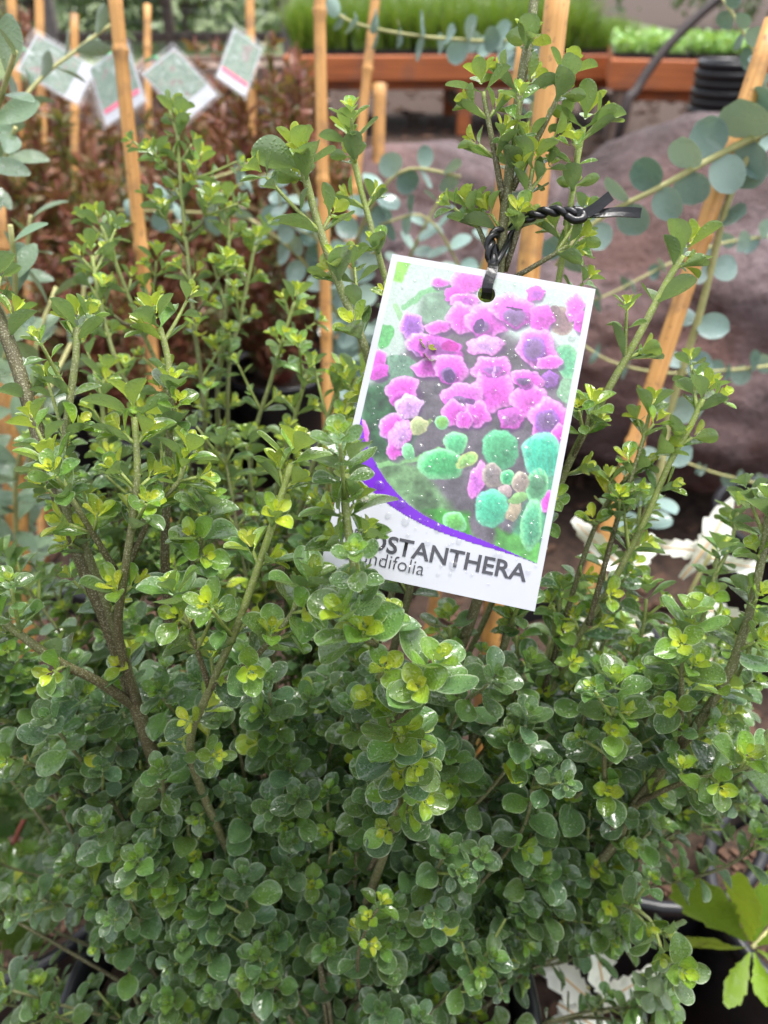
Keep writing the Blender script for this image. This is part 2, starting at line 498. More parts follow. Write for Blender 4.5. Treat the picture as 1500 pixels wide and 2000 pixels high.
boulder((0.76, 1.66, 0.735), (0.60, 0.42, 0.47), 1.0, 'big purple brown lava boulder behind the leaning bamboo stake and round gum leaves', 0.3)
boulder((0.20, 2.35, 0.59), (0.54, 0.36, 0.38), 5.3, 'smaller grey mauve lava boulder in front of the bench legs', 0.9)
boulder((1.85, 2.1, 0.5), (0.5, 0.45, 0.36), 8.1, 'mauve lava boulder standing past the stacked black pots', 0.1)

# fence
fe = thing('wire_fence', (-1.6, 9.3, 0), 'dark wire mesh fence with wooden posts in front of the far trees', 'fence')
fx = np.linspace(-4.6, 1.4, 6)
for i, x in enumerate(fx):
    b = MB(); b.box((x, 9.3, 1.0), (0.05, 0.05, 1.02)); b.build('post', 'grey_post' if i % 2 else 'bark', fe, False)
for z in (0.42, 1.9):
    b = MB(); b.box((-1.6, 9.3, z), (3.0, 0.028, 0.045)); b.build('rail', 'bark', fe, False)
b = MB()
for x in np.arange(-4.6, 1.4, 0.10): b.tube([(x, 9.24, 0.02), (x, 9.24, 1.95)], 0.0022, 4)
for z in np.arange(0.05, 1.95, 0.10): b.tube([(-4.6, 9.236, z), (1.4, 9.236, z)], 0.0022, 4)
b.build('wire_mesh', 'wire', fe, False, kind='stuff')

def far_tree(x, y, h, label, tr=0.16):
    t = thing('tree', (x, y, 0), label, 'tree', 'trees beyond the wire fence')
    pts = spline([(x, y, -0.05), (x + rng.uniform(-.1, .1), y, h * 0.35), (x + rng.uniform(-.2, .2), y, h * 0.7), (x + rng.uniform(-.2, .2), y, h)], 0.3)
    b = MB(); b.tube(pts, np.linspace(tr, 0.03, len(pts)), 9)
    for k in range(14):
        z = h * rng.uniform(0.12, 0.9); a = rng.uniform(0, 6.28); L = rng.uniform(0.8, 2.0) * (1.1 - z / h)
        p0 = np.array([x, y, z]); e = p0 + L * np.array([math.cos(a), math.sin(a), 0.35])
        b.tube(spline([p0, (p0 + e) / 2 + [0, 0, -0.06], e], 0.2), 0.035, 5)
    b.build('trunk', 'bark', t)
    b = MB(); V, F, A = leaf_template(lambda q: 0.25 * math.sin(math.pi * min(1, max(0.03, q))), 3, cols=(-1, 0, 1))
    for k in range(4200):
        z = h * (0.03 + 0.99 * rng.random()); rr = (1.9 * (1.08 - z / h) + 0.25) * math.sqrt(rng.random()); a = rng.uniform(0, 6.28)
        if mnoise.noise(Vector((x + rr * math.cos(a), y + rr * math.sin(a), z)) * 1.3) < -0.12: continue
        M = frame(nrg.normal(size=3), nrg.normal(size=3)) * rng.uniform(0.12, 0.26)
        A2 = A.copy(); A2[:, 1] = rng.random(); A2[:, 3] = rng.random()
        b.add(V @ M.T + [x + rr * math.cos(a), y + rr * math.sin(a), z], F, A2)
    b.build('crown', 'tree_leaf', t, True, True, 'stuff')
far_tree(-4.0, 15.5, 6.5, 'slim dark tree with its trunk showing behind the fence mesh')
far_tree(-2.9, 13.6, 3.6, 'low dark bushy tree close behind the wire fence', 0.09)
far_tree(-5.6, 14.6, 4.2, 'rounded dark tree behind the fence past the sleeved labels', 0.10)
far_tree(-8.6, 18.5, 8.0, 'tall dark tree standing far back beyond the red brown shrubs', 0.2)
far_tree(-1.9, 17.5, 7.0, 'broad dark tree far behind the grey fence post', 0.18)
far_tree(3.2, 19.5, 8.0, 'grey green tree far behind the grass trays', 0.2)
far_tree(8.2, 19.0, 7.0, 'bushy tree far behind the seedling bench', 0.2)

# ------------------------------------------------------------------ benches, trays, stacked pots, pipe
def bench(c, L, D, zt, rot, label, mat='redwood', leg_px=(-0.46, 0, 0.46), fh=0.15):
    t = thing('bench', (c[0], c[1], 0), label, 'bench', 'wooden growing benches')
    M = np.array(Matrix.Rotation(rot, 3, 'Z'))
    def bx(name, off, h, m=mat, top=False):
        # board in its own object space so the grain runs along it
        me_b = MB(); me_b.box((0, 0, 0), h)
        o = me_b.build(name, m, t, False)
        o.matrix_basis = Matrix.Translation(Vector(np.array([c[0], c[1], 0]) + M @ np.array(off))) @ Matrix(M.tolist()).to_4x4()
        bv = o.modifiers.new('bevel', 'BEVEL'); bv.width = 0.006; bv.segments = 1
    bx('front_board', (0, -D / 2, zt - fh / 2), (L / 2, 0.02, fh / 2))
    bx('back_board', (0, D / 2, zt - fh / 2), (L / 2, 0.02, fh / 2))
    for sx in (-1, 1): bx('end_board', (sx * (L / 2 - 0.021), 0, zt - fh / 2), (0.02, D / 2 - 0.0205, fh / 2 - 0.002))
    ns = int(D / 0.11)
    for k in range(ns): bx('slat', (0, -D / 2 + 0.075 + k * (D - 0.15) / (ns - 1), zt - 0.055), (L / 2 - 0.043, 0.045, 0.014), 'grey_wood')
    for q in leg_px:
        for sy in (-1, 1):
            bx('leg', (q * L, sy * (D / 2 - 0.07), (zt - 0.07) / 2), (0.045, 0.045, (zt - 0.07) / 2), 'grey_wood' if q else mat)
        bx('lower_rail', (q * L, 0, 0.16), (0.02, D / 2 - 0.116, 0.05), 'grey_wood')
    bx('apron', (0, -D / 2 + 0.14, zt - fh - 0.02), (L / 2 - 0.1, 0.018, 0.05))
    return t
bench((0.55, 6.6), 2.5, 1.1, 0.50, 0.04, 'long redwood bench carrying trays of tall fine green grass')
bench((2.05, 5.35), 1.35, 1.0, 0.56, -0.22, 'redwood bench corner carrying trays of bright green seedlings', leg_px=(-0.42, 0.42))
bench((2.72, 4.1), 1.2, 0.8, 0.68, -0.05, 'dark red wooden bench beside the stacked black pots', leg_px=(-0.44, 0.44))
bench((-1.15, 6.9), 1.5, 0.9, 0.40, 0.16, 'low weathered bench behind the red brown shrubs', mat='grey_wood', leg_px=(-0.42, 0.42))

GB = leaf_template(lambda q: 0.03 * (1 - q) + 0.002, 4, cols=(-1, 0, 1), recurve=0.25, cup=0)
SD = leaf_template(round_prof(0.34, 0.1), 4, cols=(-1, 0, 1))
def tray(x, y, z, L, D, rot, h, n, mat, label, cat, tpl, seedl):
    t = thing(cat.replace(' ', '_'), (x, y, z), label, cat, 'seedling trays on the benches')
    M = np.array(Matrix.Rotation(rot, 3, 'Z')); c = np.array([x, y, z])
    b = MB(); th = 0.006; th2 = 0.065
    b.box(c + [0, 0, 0.004], (L / 2, D / 2, 0.004), M)
    for sx in (-1, 1):
        b.box(c + M @ [sx * (L / 2), 0, th2 / 2], (th, D / 2, th2 / 2), M)
        b.box(c + M @ [0, sx * (D / 2), th2 / 2 + .001], (L / 2, th, th2 / 2), M)
    b.build('tray', 'black_plastic', t, False)
    b = MB(); b.box(c + [0, 0, 0.028], (L / 2 - 0.01, D / 2 - 0.01, 0.02), M); b.build('soil', 'potting_soil', t, False)
    b = MB(); V, F, A = tpl
    for k in range(n):
        p = c + M @ [rng.uniform(-.48, .48) * L, rng.uniform(-.47, .47) * D, 0.045]
        a = rng.uniform(0, 6.28); lean = rng.uniform(0.05, 0.45) if not seedl else rng.uniform(0.6, 1.5)
        d = np.array([math.cos(a) * math.sin(lean), math.sin(a) * math.sin(lean), math.cos(lean)])
        nn = np.array([-math.cos(a) * math.cos(lean), -math.sin(a) * math.cos(lean), math.sin(lean)])
        if seedl: p[2] += rng.uniform(0, h * 0.8)
        Lf = h * rng.uniform(0.6, 1.1) if not seedl else rng.uniform(0.03, 0.055)
        A2 = A.copy(); A2[:, 1] = rng.random(); A2[:, 3] = rng.random()
        b.add(V @ (frame(d, nn) * Lf).T + p, F, A2)
    b.build('grass' if not seedl else 'seedlings', mat, t, True, True, 'stuff')
for k, x in enumerate((-0.45, -0.02, 0.41, 0.84, 1.27, 1.62)):
    for r in range(2):
        tray(x, 6.38 + 0.017 * k + r * 0.48, 0.46, 0.40, 0.44, 0.04, 0.34 if k < 5 else 0.2, 900, 'grass_blade', 'black tray of tall fine green grass on the long redwood bench', 'grass tray', GB, False)
for k, x in enumerate((-0.46, -0.02, 0.42)):
    for r in range(2):
        cx, cy = 2.05 + x * math.cos(-0.22) - (-0.2 + r * 0.45) * math.sin(-0.22), 5.35 + x * math.sin(-0.22) + (-0.2 + r * 0.45) * math.cos(-0.22)
        tray(cx, cy, 0.52, 0.40, 0.42, -0.22, 0.10, 420, 'seedling_leaf', 'black tray of low bright green seedlings on the redwood bench corner', 'seedling tray', SD, True)
for k, x in enumerate((2.42, 2.86)):
    tray(x, 4.1, 0.64, 0.40, 0.44, -0.05, 0.12, 420, 'seedling_leaf', 'black tray of green seedlings on the dark red bench', 'seedling tray', SD, True)

def pot_profile(rt, h):
    rb = rt * 0.80
    return [(0.0, 0.0), (rb, 0.0), (rt - 0.006, h - 0.024), (rt + 0.004, h - 0.024), (rt + 0.006, h - 0.004), (rt + 0.004, h), (rt - 0.003, h), (rt - 0.006, h - 0.006), (rb - 0.004, 0.006), (0.0, 0.006)]
def pot(x, y, rt, h, label, soil=True, z=0.0, group='black nursery pots', soil_drop=0.035):
    t = thing('nursery_pot', (x, y, z), label, 'pot', group)
    pr = pot_profile(rt, h)
    b = MB(); b.lathe(pr[:3], 48, (x, y, z)); b.lathe(pr[7:], 48, (x, y, z)); bo_ = b.build('body', 'black_plastic', t)
    b = MB(); b.lathe(pr[2:8], 48, (x, y, z)); b.build('rim', 'black_plastic', bo_)
    if soil:
        rs = rt - 0.008 - 0.2 * rt * soil_drop / h
        b = MB(); V = [(x, y, z + h - soil_drop)]; F = []; nr, ns = 14, 40
        for i in range(1, nr + 1):
            for k in range(ns):
                a = 2 * math.pi * k / ns; r = rs * i / nr
                V.append((x + r * math.cos(a), y + r * math.sin(a), z + h - soil_drop + (0.0045 * mnoise.noise(Vector((x + r * math.cos(a), y + r * math.sin(a), 0)) * 90) if i < nr else 0)))
        F = [(0, 1 + k, 1 + (k + 1) % ns) for k in range(ns)] + [(1 + (i - 1) * ns + k, 1 + i * ns + k, 1 + i * ns + (k + 1) % ns, 1 + (i - 1) * ns + (k + 1) % ns) for i in range(1, nr) for k in range(ns)]
        b.add(V, F); so_ = b.build('soil', 'potting_soil', t)
        b = MB()
        for k in range(int(240 * (rt / 0.13) ** 2)):
            a = rng.uniform(0, 6.28); r = rs * 0.96 * math.sqrt(rng.random()); sz = rng.uniform(0.001, 0.0032)
            b.box((x + r * math.cos(a), y + r * math.sin(a), z + h - soil_drop + 0.003), (sz * 1.6, sz, sz * 0.7), np.array(Matrix.Rotation(rng.uniform(0, 3), 3, 'Z') @ Matrix.Rotation(rng.uniform(-.5, .5), 3, 'X')))
        b.build('soil_crumbs', 'mulch_chip', so_, False, kind='stuff')
    return t
# stack of empty pots standing on an upturned pot
sx, sy, _ = P(1412, 200, 2.55)
t = thing('nursery_pot', (sx, sy, 0), 'upturned black pot carrying the stack of empty pots', 'pot')
b = MB(); b.lathe([(r, 0.37 - z) for r, z in pot_profile(0.12, 0.37)], 40, (sx, sy, 0)); b.build('body', 'black_plastic', t)
for k in range(7):
    pot(sx, sy, 0.100 + 0.003 * (k % 2), 0.19, 'empty black pot nested in the stack behind the big lava boulder', False, 0.37 + 0.027 * k, 'stacked empty pots')
# irrigation pipe
b = MB()
pts = spline([(0.585, 2.25, -0.03), P(1212, 250, 2.0), P(1240, 180, 2.0), P(1300, 95, 2.0), P(1400, 0, 2.0), P(1530, -90, 2.0), P(1700, -60, 2.0), P(1800, 200, 2.0), (1.45, 1.6, -0.03)], 0.03)
b.tube(pts, 0.0125, 8)
tag(b.build('irrigation_pipe', 'pipe'), 'thin dark irrigation pipe arching over the big lava boulder', 'pipe')

# ------------------------------------------------------------------ bamboo stakes
def stake(p0, p1, r, label):
    """p0 top, p1 a lower point: the stake runs on down to the soil"""
    p0, p1 = np.asarray(p0), np.asarray(p1)
    d = norm(p1 - p0); L = (p0[2] - 0.02) / -d[2]
    c = p0 + d * L
    b = MB(); n = max(8, int(L / 0.03)); zz = np.linspace(0, L, n)
    node = rng.uniform(0.1, 0.2); rad = []
    V = []
    bumps = np.arange(node, L, rng.uniform(0.16, 0.22))
    zz = np.sort(np.concatenate([zz] + [[q - 0.006, q - 0.0015, q + 0.0015, q + 0.006] for q in bumps if q + 0.006 < L]))
    rad = [r * (1 + (0.20 if any(abs(z - q) < 0.003 for q in bumps) else 0)) * (0.94 + 0.06 * (1 - z / L)) for z in zz[::-1]]
    pts = [(0.0006 * math.sin(z * 9), 0, z) for z in zz]
    b.tube(pts, rad[::-1], 14)
    o = b.build('bamboo_stake', 'bamboo')
    o.matrix_basis = Matrix.Translation(Vector(c)) @ Vector(-d).to_track_quat('Z', 'Y').to_matrix().to_4x4()
    return tag(o, label, 'stake', 'bamboo stakes in the pots')
stake(P(1096, -60, 0.50), P(935, 1450, 0.66), 0.0088, 'thick pale bamboo stake rising behind the tagged stem')
stake(P(1030, 60, 0.62), P(955, 520, 0.70), 0.0062, 'thin bamboo stake just behind the thick one')
stake(P(1512, 40, 0.60), P(1200, 985, 0.68), 0.0078, 'leaning bamboo stake crossing in front of the big lava boulder')
stake(P(624, -60, 0.78), P(640, 860, 0.92), 0.0068, 'upright bamboo stake between the red shrubs and the centre gum branch')
stake(P(220, -60, 0.72), P(283, 560, 0.82), 0.0072, 'slightly leaning bamboo stake in front of the red brown shrubs')
stake(P(738, -40, 1.25), P(706, 250, 1.30), 0.0085, 'bamboo stake standing before the long redwood bench')
stake(P(-14, 380, 0.66), P(48, 1250, 0.80), 0.0105, 'bamboo stake beside the grey felted leaf plant')
stake(P(146, 28, 1.55), P(146, 300, 1.6), 0.0085, 'short bamboo stake topped just above the sleeved plant labels')
stake(P(76, -40, 1.45), P(84, 300, 1.5), 0.0090, 'bamboo stake behind the sleeved labels beside the short stake')
stake(P(20, -40, 1.3), P(40, 300, 1.35), 0.0088, 'bamboo stake rising at the far end of the red shrub row')
stake(P(488, -40, 1.75), P(492, 250, 1.8), 0.0110, 'bamboo stake beside the tilted sleeved label')
stake(P(742, 165, 1.9), P(738, 330, 1.95), 0.0160, 'stout short stake before the long bench leg')
stake(P(288, 10, 1.7), P(290, 300, 1.75), 0.0085, 'bamboo stake topped low among the red brown shrubs')

# ------------------------------------------------------------------ red brown shrubs
RL = leaf_template(lambda q: 0.17 * math.sin(math.pi * min(0.97, max(0.05, q))) + 0.01, 4, cols=(-1, 0, 1), recurve=0.3)
def red_shrub(x, y, h, wd, label, potr=0.11):
    pot(x, y, potr, 0.27, 'black pot under the ' + label)
    t = thing('red_shrub', (x, y, 0.236), label, 'shrub', 'red brown shrubs in pots')
    b = MB(); fb = MB(); V, F, A = RL
    for k in range(46):
        a = rng.uniform(0, 6.28); rr = wd * math.sqrt(rng.random()); zt = 0.24 + (h - 0.24) * (1 - 0.45 * (rr / wd) ** 2) * rng.uniform(0.72, 1.03)
        e = np.array([x + rr * math.cos(a), y + rr * math.sin(a), zt]); s0 = np.array([x + 0.01 * math.cos(a), y + 0.01 * math.sin(a), 0.22])
        mid = s0 * 0.45 + e * 0.55; mid[:2] = np.array([x, y]) + (e[:2] - [x, y]) * 0.75
        pts = spline([s0, mid, e], 0.03)
        b.tube(pts, np.linspace(0.0035, 0.0012, len(pts)), 5)
        base_age = rng.random() ** 1.4
        for q in np.arange(0.18, 1.0, 0.018):
            p = pts[min(len(pts) - 1, int(q * (len(pts) - 1)))] + nrg.normal(size=3) * 0.004
            for m in range(3):
                d = norm(nrg.normal(size=3) + [0, 0, 1.0])
                A2 = A.copy(); A2[:, 1] = min(1, max(0, base_age + rng.uniform(-.25, .3))); A2[:, 3] = rng.random()
                fb.add(V @ (frame(d, nrg.normal(size=3)) * rng.uniform(0.016, 0.034)).T + p, F, A2)
    b.build('stems', 'red_stem', t); fb.build('foliage', 'red_leaf', t, True, True, 'stuff')
for (px, d, h, wd, lb) in ((60, 1.42, 0.80, 0.16, 'red brown shrub at the row end by the grey felted plant'),
                           (215, 1.25, 0.74, 0.15, 'red brown shrub carrying two sleeved labels'),
                           (365, 1.50, 0.80, 0.15, 'red brown shrub behind the tallest mint tips'),
                           (520, 1.45, 0.88, 0.14, 'tallest red brown shrub beside the upright bamboo stake'),
                           (440, 1.95, 0.84, 0.17, 'red brown shrub in the row behind, before the fence'),
                           (120, 1.95, 0.86, 0.18, 'red brown shrub in the row behind the stakes'),
                           (590, 1.9, 0.80, 0.13, 'red brown shrub nearest the low weathered bench')):
    q = P(px, 420, d)
    red_shrub(q[0], q[1], h + 0.05, wd * 1.1, lb)

# sleeved labels on the shrubs
def sleeved(cpx, d, wpx, hpx, ang, tilt, label, band):
    c = P(*cpx, d); wv, hv = wpx * d / 1500, hpx * d / 1500
    t = thing('sleeved_label', tuple(c), label, 'plant label', 'plastic sleeved labels on the red shrubs')
    r = (Matrix.Rotation(R(tilt), 3, 'Z') @ Matrix.Rotation(R(90) - PITCH, 3, 'X') @ Matrix.Rotation(R(ang), 3, 'Z'))
    M = np.array(r)
    def bx(name, off, h, mat, parent=t):
        b = MB(); b.box(c + M @ np.array(off), h, M); return b.build(name, mat, parent, False)
    bx('card', (0, 0, 0), (wv / 2, hv / 2, 0.0004), 'white_card')
    bx('picture', (0, hv * 0.1, 0.0008), (wv * 0.465, hv * 0.37, 0.0003), 'foreign_print')
    if band: bx('colour_band', (0, -hv * 0.30, 0.0009), (wv * 0.44, hv * 0.04, 0.0003), 'pink_band')
    nx = 9; b = MB()
    V = [M @ np.array([(i / (nx - 1) - .5) * wv * 1.16, (j / (nx - 1) - .5) * hv * 1.16, 0.003 + 0.0012 * math.sin(i * 2.1 + j)]) + c for j in range(nx) for i in range(nx)]
    b.add(V, [(j * nx + i, j * nx + i + 1, (j + 1) * nx + i + 1, (j + 1) * nx + i) for j in range(nx - 1) for i in range(nx - 1)])
    b.build('sleeve', 'clear_plastic', t)
    b = MB()
    top = c + M @ np.array([0, hv * 0.5, 0]); b.tube(spline([top, top + M @ np.array([0.004, 0.012, -0.01]), top + M @ np.array([-0.006, 0.022, -0.025])], 0.004), 0.0022, 6)
    b.build('twist_tie', 'green_twist', t)
sleeved((112, 135), 1.10, 86, 118, 52, 26, 'sleeved plant label lying tilted behind the grey felted leaves', False)
sleeved((228, 165), 1.08, 96, 132, 34, -24, 'sleeved plant label with pink band behind the leaning stake', True)
sleeved((352, 165), 1.12, 84, 116, 36, 16, 'sleeved plant label above the tallest mint tip', False)
sleeved((468, 122), 1.15, 62, 124, -44, 44, 'narrow tilted sleeved label with pink band near the fence', True)

# ------------------------------------------------------------------ gum plants (round grey leaves on pale stems)
GUM = [leaf_template(lambda q, w_=w_: w_ * math.sqrt(max(0.004, 1 - (2 * q - 1) ** 2)), 10, cup=0.22, recurve=0.16 * (k - 1), seed=40 + k, keel=0.05) for k, w_ in enumerate((0.48, 0.52, 0.44))]
def gum(base, branches, label, potl):
    pot(base[0], base[1], 0.11, 0.28, potl)
    t = thing('gum_plant', (base[0], base[1], 0.245), label, 'gum plant', 'round leaved gum plants in pots')
    lv = []
    for (pts, r0, step, size, face) in branches:
        pts = spline([P(*q) if len(q) == 3 else np.array(q[1]) for q in pts], 0.012)
        b = MB(); b.tube(pts, np.linspace(r0, r0 * 0.45, len(pts)), 8); b.build('stem', 'gum_stem', t)
        seg = np.linalg.norm(np.diff(pts, axis=0), axis=1); acc = 0; nxt = step; k = 0; tot = seg.sum()
        for i, sg in enumerate(seg):
            acc += sg
            if acc < nxt or acc < face[1]: continue
            nxt = acc + step; k += 1
            T = norm(pts[min(i + 1, len(pts) - 1)] - pts[max(0, i - 2)]); U, Vv = perp(T)
            ph = face[0] + (k % 2) * math.pi / 2 * 0.55 + rng.uniform(-.3, .3)
            S = math.cos(ph) * U + math.sin(ph) * Vv
            sz = size * (1.0 - 0.45 * acc / tot) * rng.uniform(0.85, 1.1)
            for sg_ in (-1, 1):
                d = norm(S * sg_ + T * rng.uniform(0.0, 0.35) + [0, 0, rng.uniform(-.15, .1)])
                nv_ = T + 0.25 * nrg.normal(size=3) if len(face) < 3 else norm(EYE - pts[i]) + 0.42 * nrg.normal(size=3) + 0.45 * T
                l = mk(pts[i] + d * 0.001, d, nv_, sz, rng.random(), 3); lv.append(l)
    put_leaves(lv, t, GUM, 'gum_leaf', 300)
B1 = (0.235, 0.66, 0.24); 
gum(B1, [([('w', B1), (1262, 1010, 0.74), (1310, 800, 0.70), (1370, 600, 0.66), (1420, 400, 0.63), (1470, 290, 0.61), (1560, 120, 0.60)], 0.0055, 0.034, 0.036, (0.6, 0.28, 1)),
         ([(1560, 230, 0.60), (1470, 270, 0.60), (1380, 315, 0.60), (1290, 365, 0.60), (1200, 410, 0.61), (1130, 460, 0.62), (1085, 520, 0.63)], 0.0034, 0.023, 0.041, (1.5, 0.0, 1)),
         ([(1420, 400, 0.63), (1480, 150, 0.66), (1450, 60, 0.68), (1400, -20, 0.7)], 0.0025, 0.022, 0.028, (0.8, 0.05, 1))],
    'round leaved gum with a branch reaching left beside the leaning stake', 'black pot of the round leaved gum by the leaning stake')
B2 = (0.62, 0.95, 0.24)
gum(B2, [([('w', B2), (1700, 820, 1.05), (1600, 700, 0.98), (1500, 715, 0.95), (1400, 725, 0.93), (1290, 728, 0.93), (1190, 705, 0.93), (1120, 660, 0.94)], 0.0030, 0.034, 0.034, (0.05, 0.10)),
         ([('w', B2), (1640, 640, 1.05), (1560, 480, 1.0), (1440, 470, 0.97), (1330, 505, 0.95), (1200, 570, 0.95), (1150, 590, 0.95)], 0.0030, 0.034, 0.036, (0.05, 0.3)),
         ([('w', B2), (1660, 900, 1.0), (1550, 950, 0.92), (1420, 930, 0.9), (1330, 900, 0.9)], 0.0028, 0.034, 0.03, (0.1, 0.3))],
    'thin stemmed gum whose small leaves stand edge on before the big lava boulder', 'black pot of the thin stemmed gum at the big lava boulder')
B3 = (-0.02, 1.12, 0.24)
gum(B3, [([('w', B3), (760, 700, 1.05), (780, 560, 0.98), (830, 440, 0.92), (880, 360, 0.9)], 0.0040, 0.024, 0.044, (0.8, 0.20)),
         ([('w', B3), (700, 640, 1.0), (690, 500, 0.92), (740, 380, 0.86), (800, 330, 0.84), (900, 345, 0.84)], 0.0036, 0.022, 0.044, (1.2, 0.20, 1)),
         ([('w', B3), (650, 600, 1.0), (600, 420, 0.90), (535, 312, 0.82), (450, 338, 0.80), (370, 362, 0.80), (290, 395, 0.81)], 0.0030, 0.030, 0.036, (0.05, 0.35)),
         ([('w', B3), (690, 560, 1.0), (560, 430, 0.88), (540, 342, 0.84), (460, 365, 0.83), (400, 390, 0.83)], 0.0024, 0.030, 0.036, (0.05, 0.4)),
         ([('w', B3), (950, 500, 1.1), (1040, 200, 1.02), (1000, 88, 0.95), (930, 80, 0.9), (830, 72, 0.88), (740, 58, 0.88), (680, 40, 0.88), (640, 10, 0.9)], 0.0034, 0.019, 0.042, (0.05, 0.45)),
         ([('w', B3), (660, 620, 1.0), (600, 520, 0.95), (520, 450, 0.92), (450, 420, 0.92), (230, 410, 0.93)], 0.0030, 0.026, 0.042, (0.7, 0.2, 1)),
         ([('w', B3), (840, 640, 1.0), (900, 560, 0.95), (870, 470, 0.9), (820, 420, 0.88), (740, 440, 0.88)], 0.0030, 0.024, 0.042, (0.9, 0.2))],
    'large silver gum spreading branches both ways behind the upright bamboo stake', 'black pot of the large silver gum behind the mint bush')

# ------------------------------------------------------------------ other potted neighbours
SPOON = [leaf_template(lambda q: 0.03 + 0.20 * (max(0.0, math.sin(math.pi * min(0.985, q ** 1.35)))) ** 0.8, 10, cup=0.22, recurve=0.25 * (k + 1) / 3, seed=60 + k) for k in range(3)]
BANK = [leaf_template(lambda q: 0.02 + 0.135 * (max(0.0, math.sin(math.pi * min(0.97, max(0.03, q ** 0.9))))) ** 0.7, 28, cup=0.15, recurve=0.2 + 0.35 * k / 3, serr=0.19, nser=6, wav=0.7, seed=70 + k, cols=(-1, -0.5, 0, 0.5, 1)) for k in range(3)]
OAK = [leaf_template(lambda q: 0.022 + 0.150 * (max(0.0, math.sin(math.pi * min(0.95, q ** 1.7)))) ** 0.9, 24, cup=0.15, recurve=0.3 * k / 3, serr=0.13, nser=5, wav=0.15, seed=80 + k, cols=(-1, -0.8, -0.4, 0, 0.4, 0.8, 1)) for k in range(3)]
HOLLY = [leaf_template(lambda q: 0.03 + 0.24 * (max(0.0, math.sin(math.pi * min(0.96, max(0.02, q))))) ** 0.7, 28, cup=0.25, recurve=0.2 * k / 3, serr=0.2, nser=7, wav=0.2, seed=90 + k, cols=(-1, -0.8, -0.4, 0, 0.4, 0.8, 1)) for k in range(3)]
def leafy(name, label, cat, base, stems, leaves, tpls, mat, stem_mat, rib=None):
    t = thing(name, tuple(base), label, cat)
    for pts, r0 in stems:
        pts = spline(pts, 0.012); b = MB(); b.tube(pts, np.linspace(r0, r0 * 0.5, len(pts)), 8); b.build('stem', stem_mat, t)
    lv = []
    for (p, d, n_, L, age) in leaves: lv.append(mk(p, d, n_, L, age, 3))
    lo = put_leaves(lv, t, tpls, mat, 300)
    if rib:
        for i_, l in enumerate(lv):
            V = tpls[l.k][0]; m = len(V) // 29; mid = V[m // 2::m] + [0, 0, 0.008]
            b = MB(); b.tube(mid[:27] @ (frame(l.d, l.n) * l.L).T + l.p, np.linspace(0.0009, 0.0003, 27), 5); b.build('midrib', rib, lo.get(i_, t))
    return t
def whorls(pts, L, step, start, ang=60, lo=0.3):
    pts = spline(pts, 0.004); out = []; seg = np.linalg.norm(np.diff(pts, axis=0), axis=1); acc = 0; nx = start; k = 0; tot = seg.sum()
    for i, sg in enumerate(seg):
        acc += sg
        if acc >= nx:
            nx += step * rng.uniform(0.8, 1.2); k += 1
            T = norm(pts[i + 1] - pts[max(0, i - 2)]); U, Vv = perp(T); ph = k * 2.4 + rng.uniform(-.3, .3)
            S = math.cos(ph) * U + math.sin(ph) * Vv; a = R(ang * (1 - 0.45 * acc / tot) + rng.uniform(-10, 10))
            out.append((pts[i], S * math.sin(a) + T * math.cos(a), T * math.sin(a) - S * math.cos(a), L * (1 - 0.4 * acc / tot) * rng.uniform(0.8, 1.1), rng.random()))
    return out
# grey felted plant, left
gb = np.array([-0.44, 0.66, 0.24])
pot(gb[0], gb[1], 0.12, 0.28, 'black pot of the grey felted leaf plant')
gst = [[gb, P(-60, 900, 0.66), P(10, 700, 0.55), P(30, 560, 0.50), P(20, 440, 0.47)], [gb, P(-120, 700, 0.7), P(-60, 400, 0.58), P(-10, 230, 0.5), P(30, 100, 0.46)],
       [gb, P(30, 960, 0.68), P(80, 800, 0.62), P(70, 680, 0.6), P(110, 560, 0.6)], [gb, P(-60, 700, 0.7), P(40, 520, 0.66), P(60, 420, 0.64)],
       [gb, P(-140, 500, 0.7), P(40, 200, 0.72), P(160, 90, 0.74), P(230, 40, 0.76)], [gb, P(-100, 520, 0.7), P(0, 330, 0.62), P(30, 250, 0.58)],
       [gb, P(60, 900, 0.75), P(150, 640, 0.78), P(170, 540, 0.78), P(230, 430, 0.78)]]
glv = []
for g in gst: glv += whorls(g, 0.052, 0.015, 0.14, 75)
leafy('grey_felted_plant', 'plant with spoon shaped grey green felted leaves beside the bamboo stake', 'plant', gb, [(g, 0.0032) for g in gst], glv, SPOON, 'grey_leaf', 'gum_stem')
# white backed plant, right
bb = np.array([0.26, 0.47, 0.24])
pot(bb[0], bb[1], 0.115, 0.28, 'black pot of the plant with white jagged leaves')
bst = [[bb, P(1330, 1300, 0.66), P(1340, 1180, 0.62), P(1400, 1060, 0.60)], [bb, P(1250, 1330, 0.66), P(1200, 1220, 0.62), P(1180, 1120, 0.60)]]
blv = []
for (x0, y0, x1, y1, d0, d1) in ((1230, 1120, 1100, 1010, .60, .60), (1230, 1130, 1300, 1020, .61, .62), (1330, 1130, 1480, 960, .62, .60), (1200, 1180, 1290, 1270, .60, .57), (1190, 1170, 1070, 1230, .62, .62),
                                 (1350, 1180, 1500, 1230, .61, .60), (1300, 1220, 1450, 1320, .62, .60), (1180, 1230, 1080, 1330, .63, .62), (1390, 1090, 1520, 1130, .6, .6), (1330, 1280, 1180, 1330, .64, .62), (1260, 1290, 1300, 1400, .63, .6), (1400, 1080, 1250, 1060, .63, .65)):
    a, e = P(x0, y0, d0), P(x1, y1, d1)
    blv.append((a, e - a, norm(EYE - a) + 0.35 * nrg.normal(size=3), np.linalg.norm(e - a) * 0.86, rng.random()))
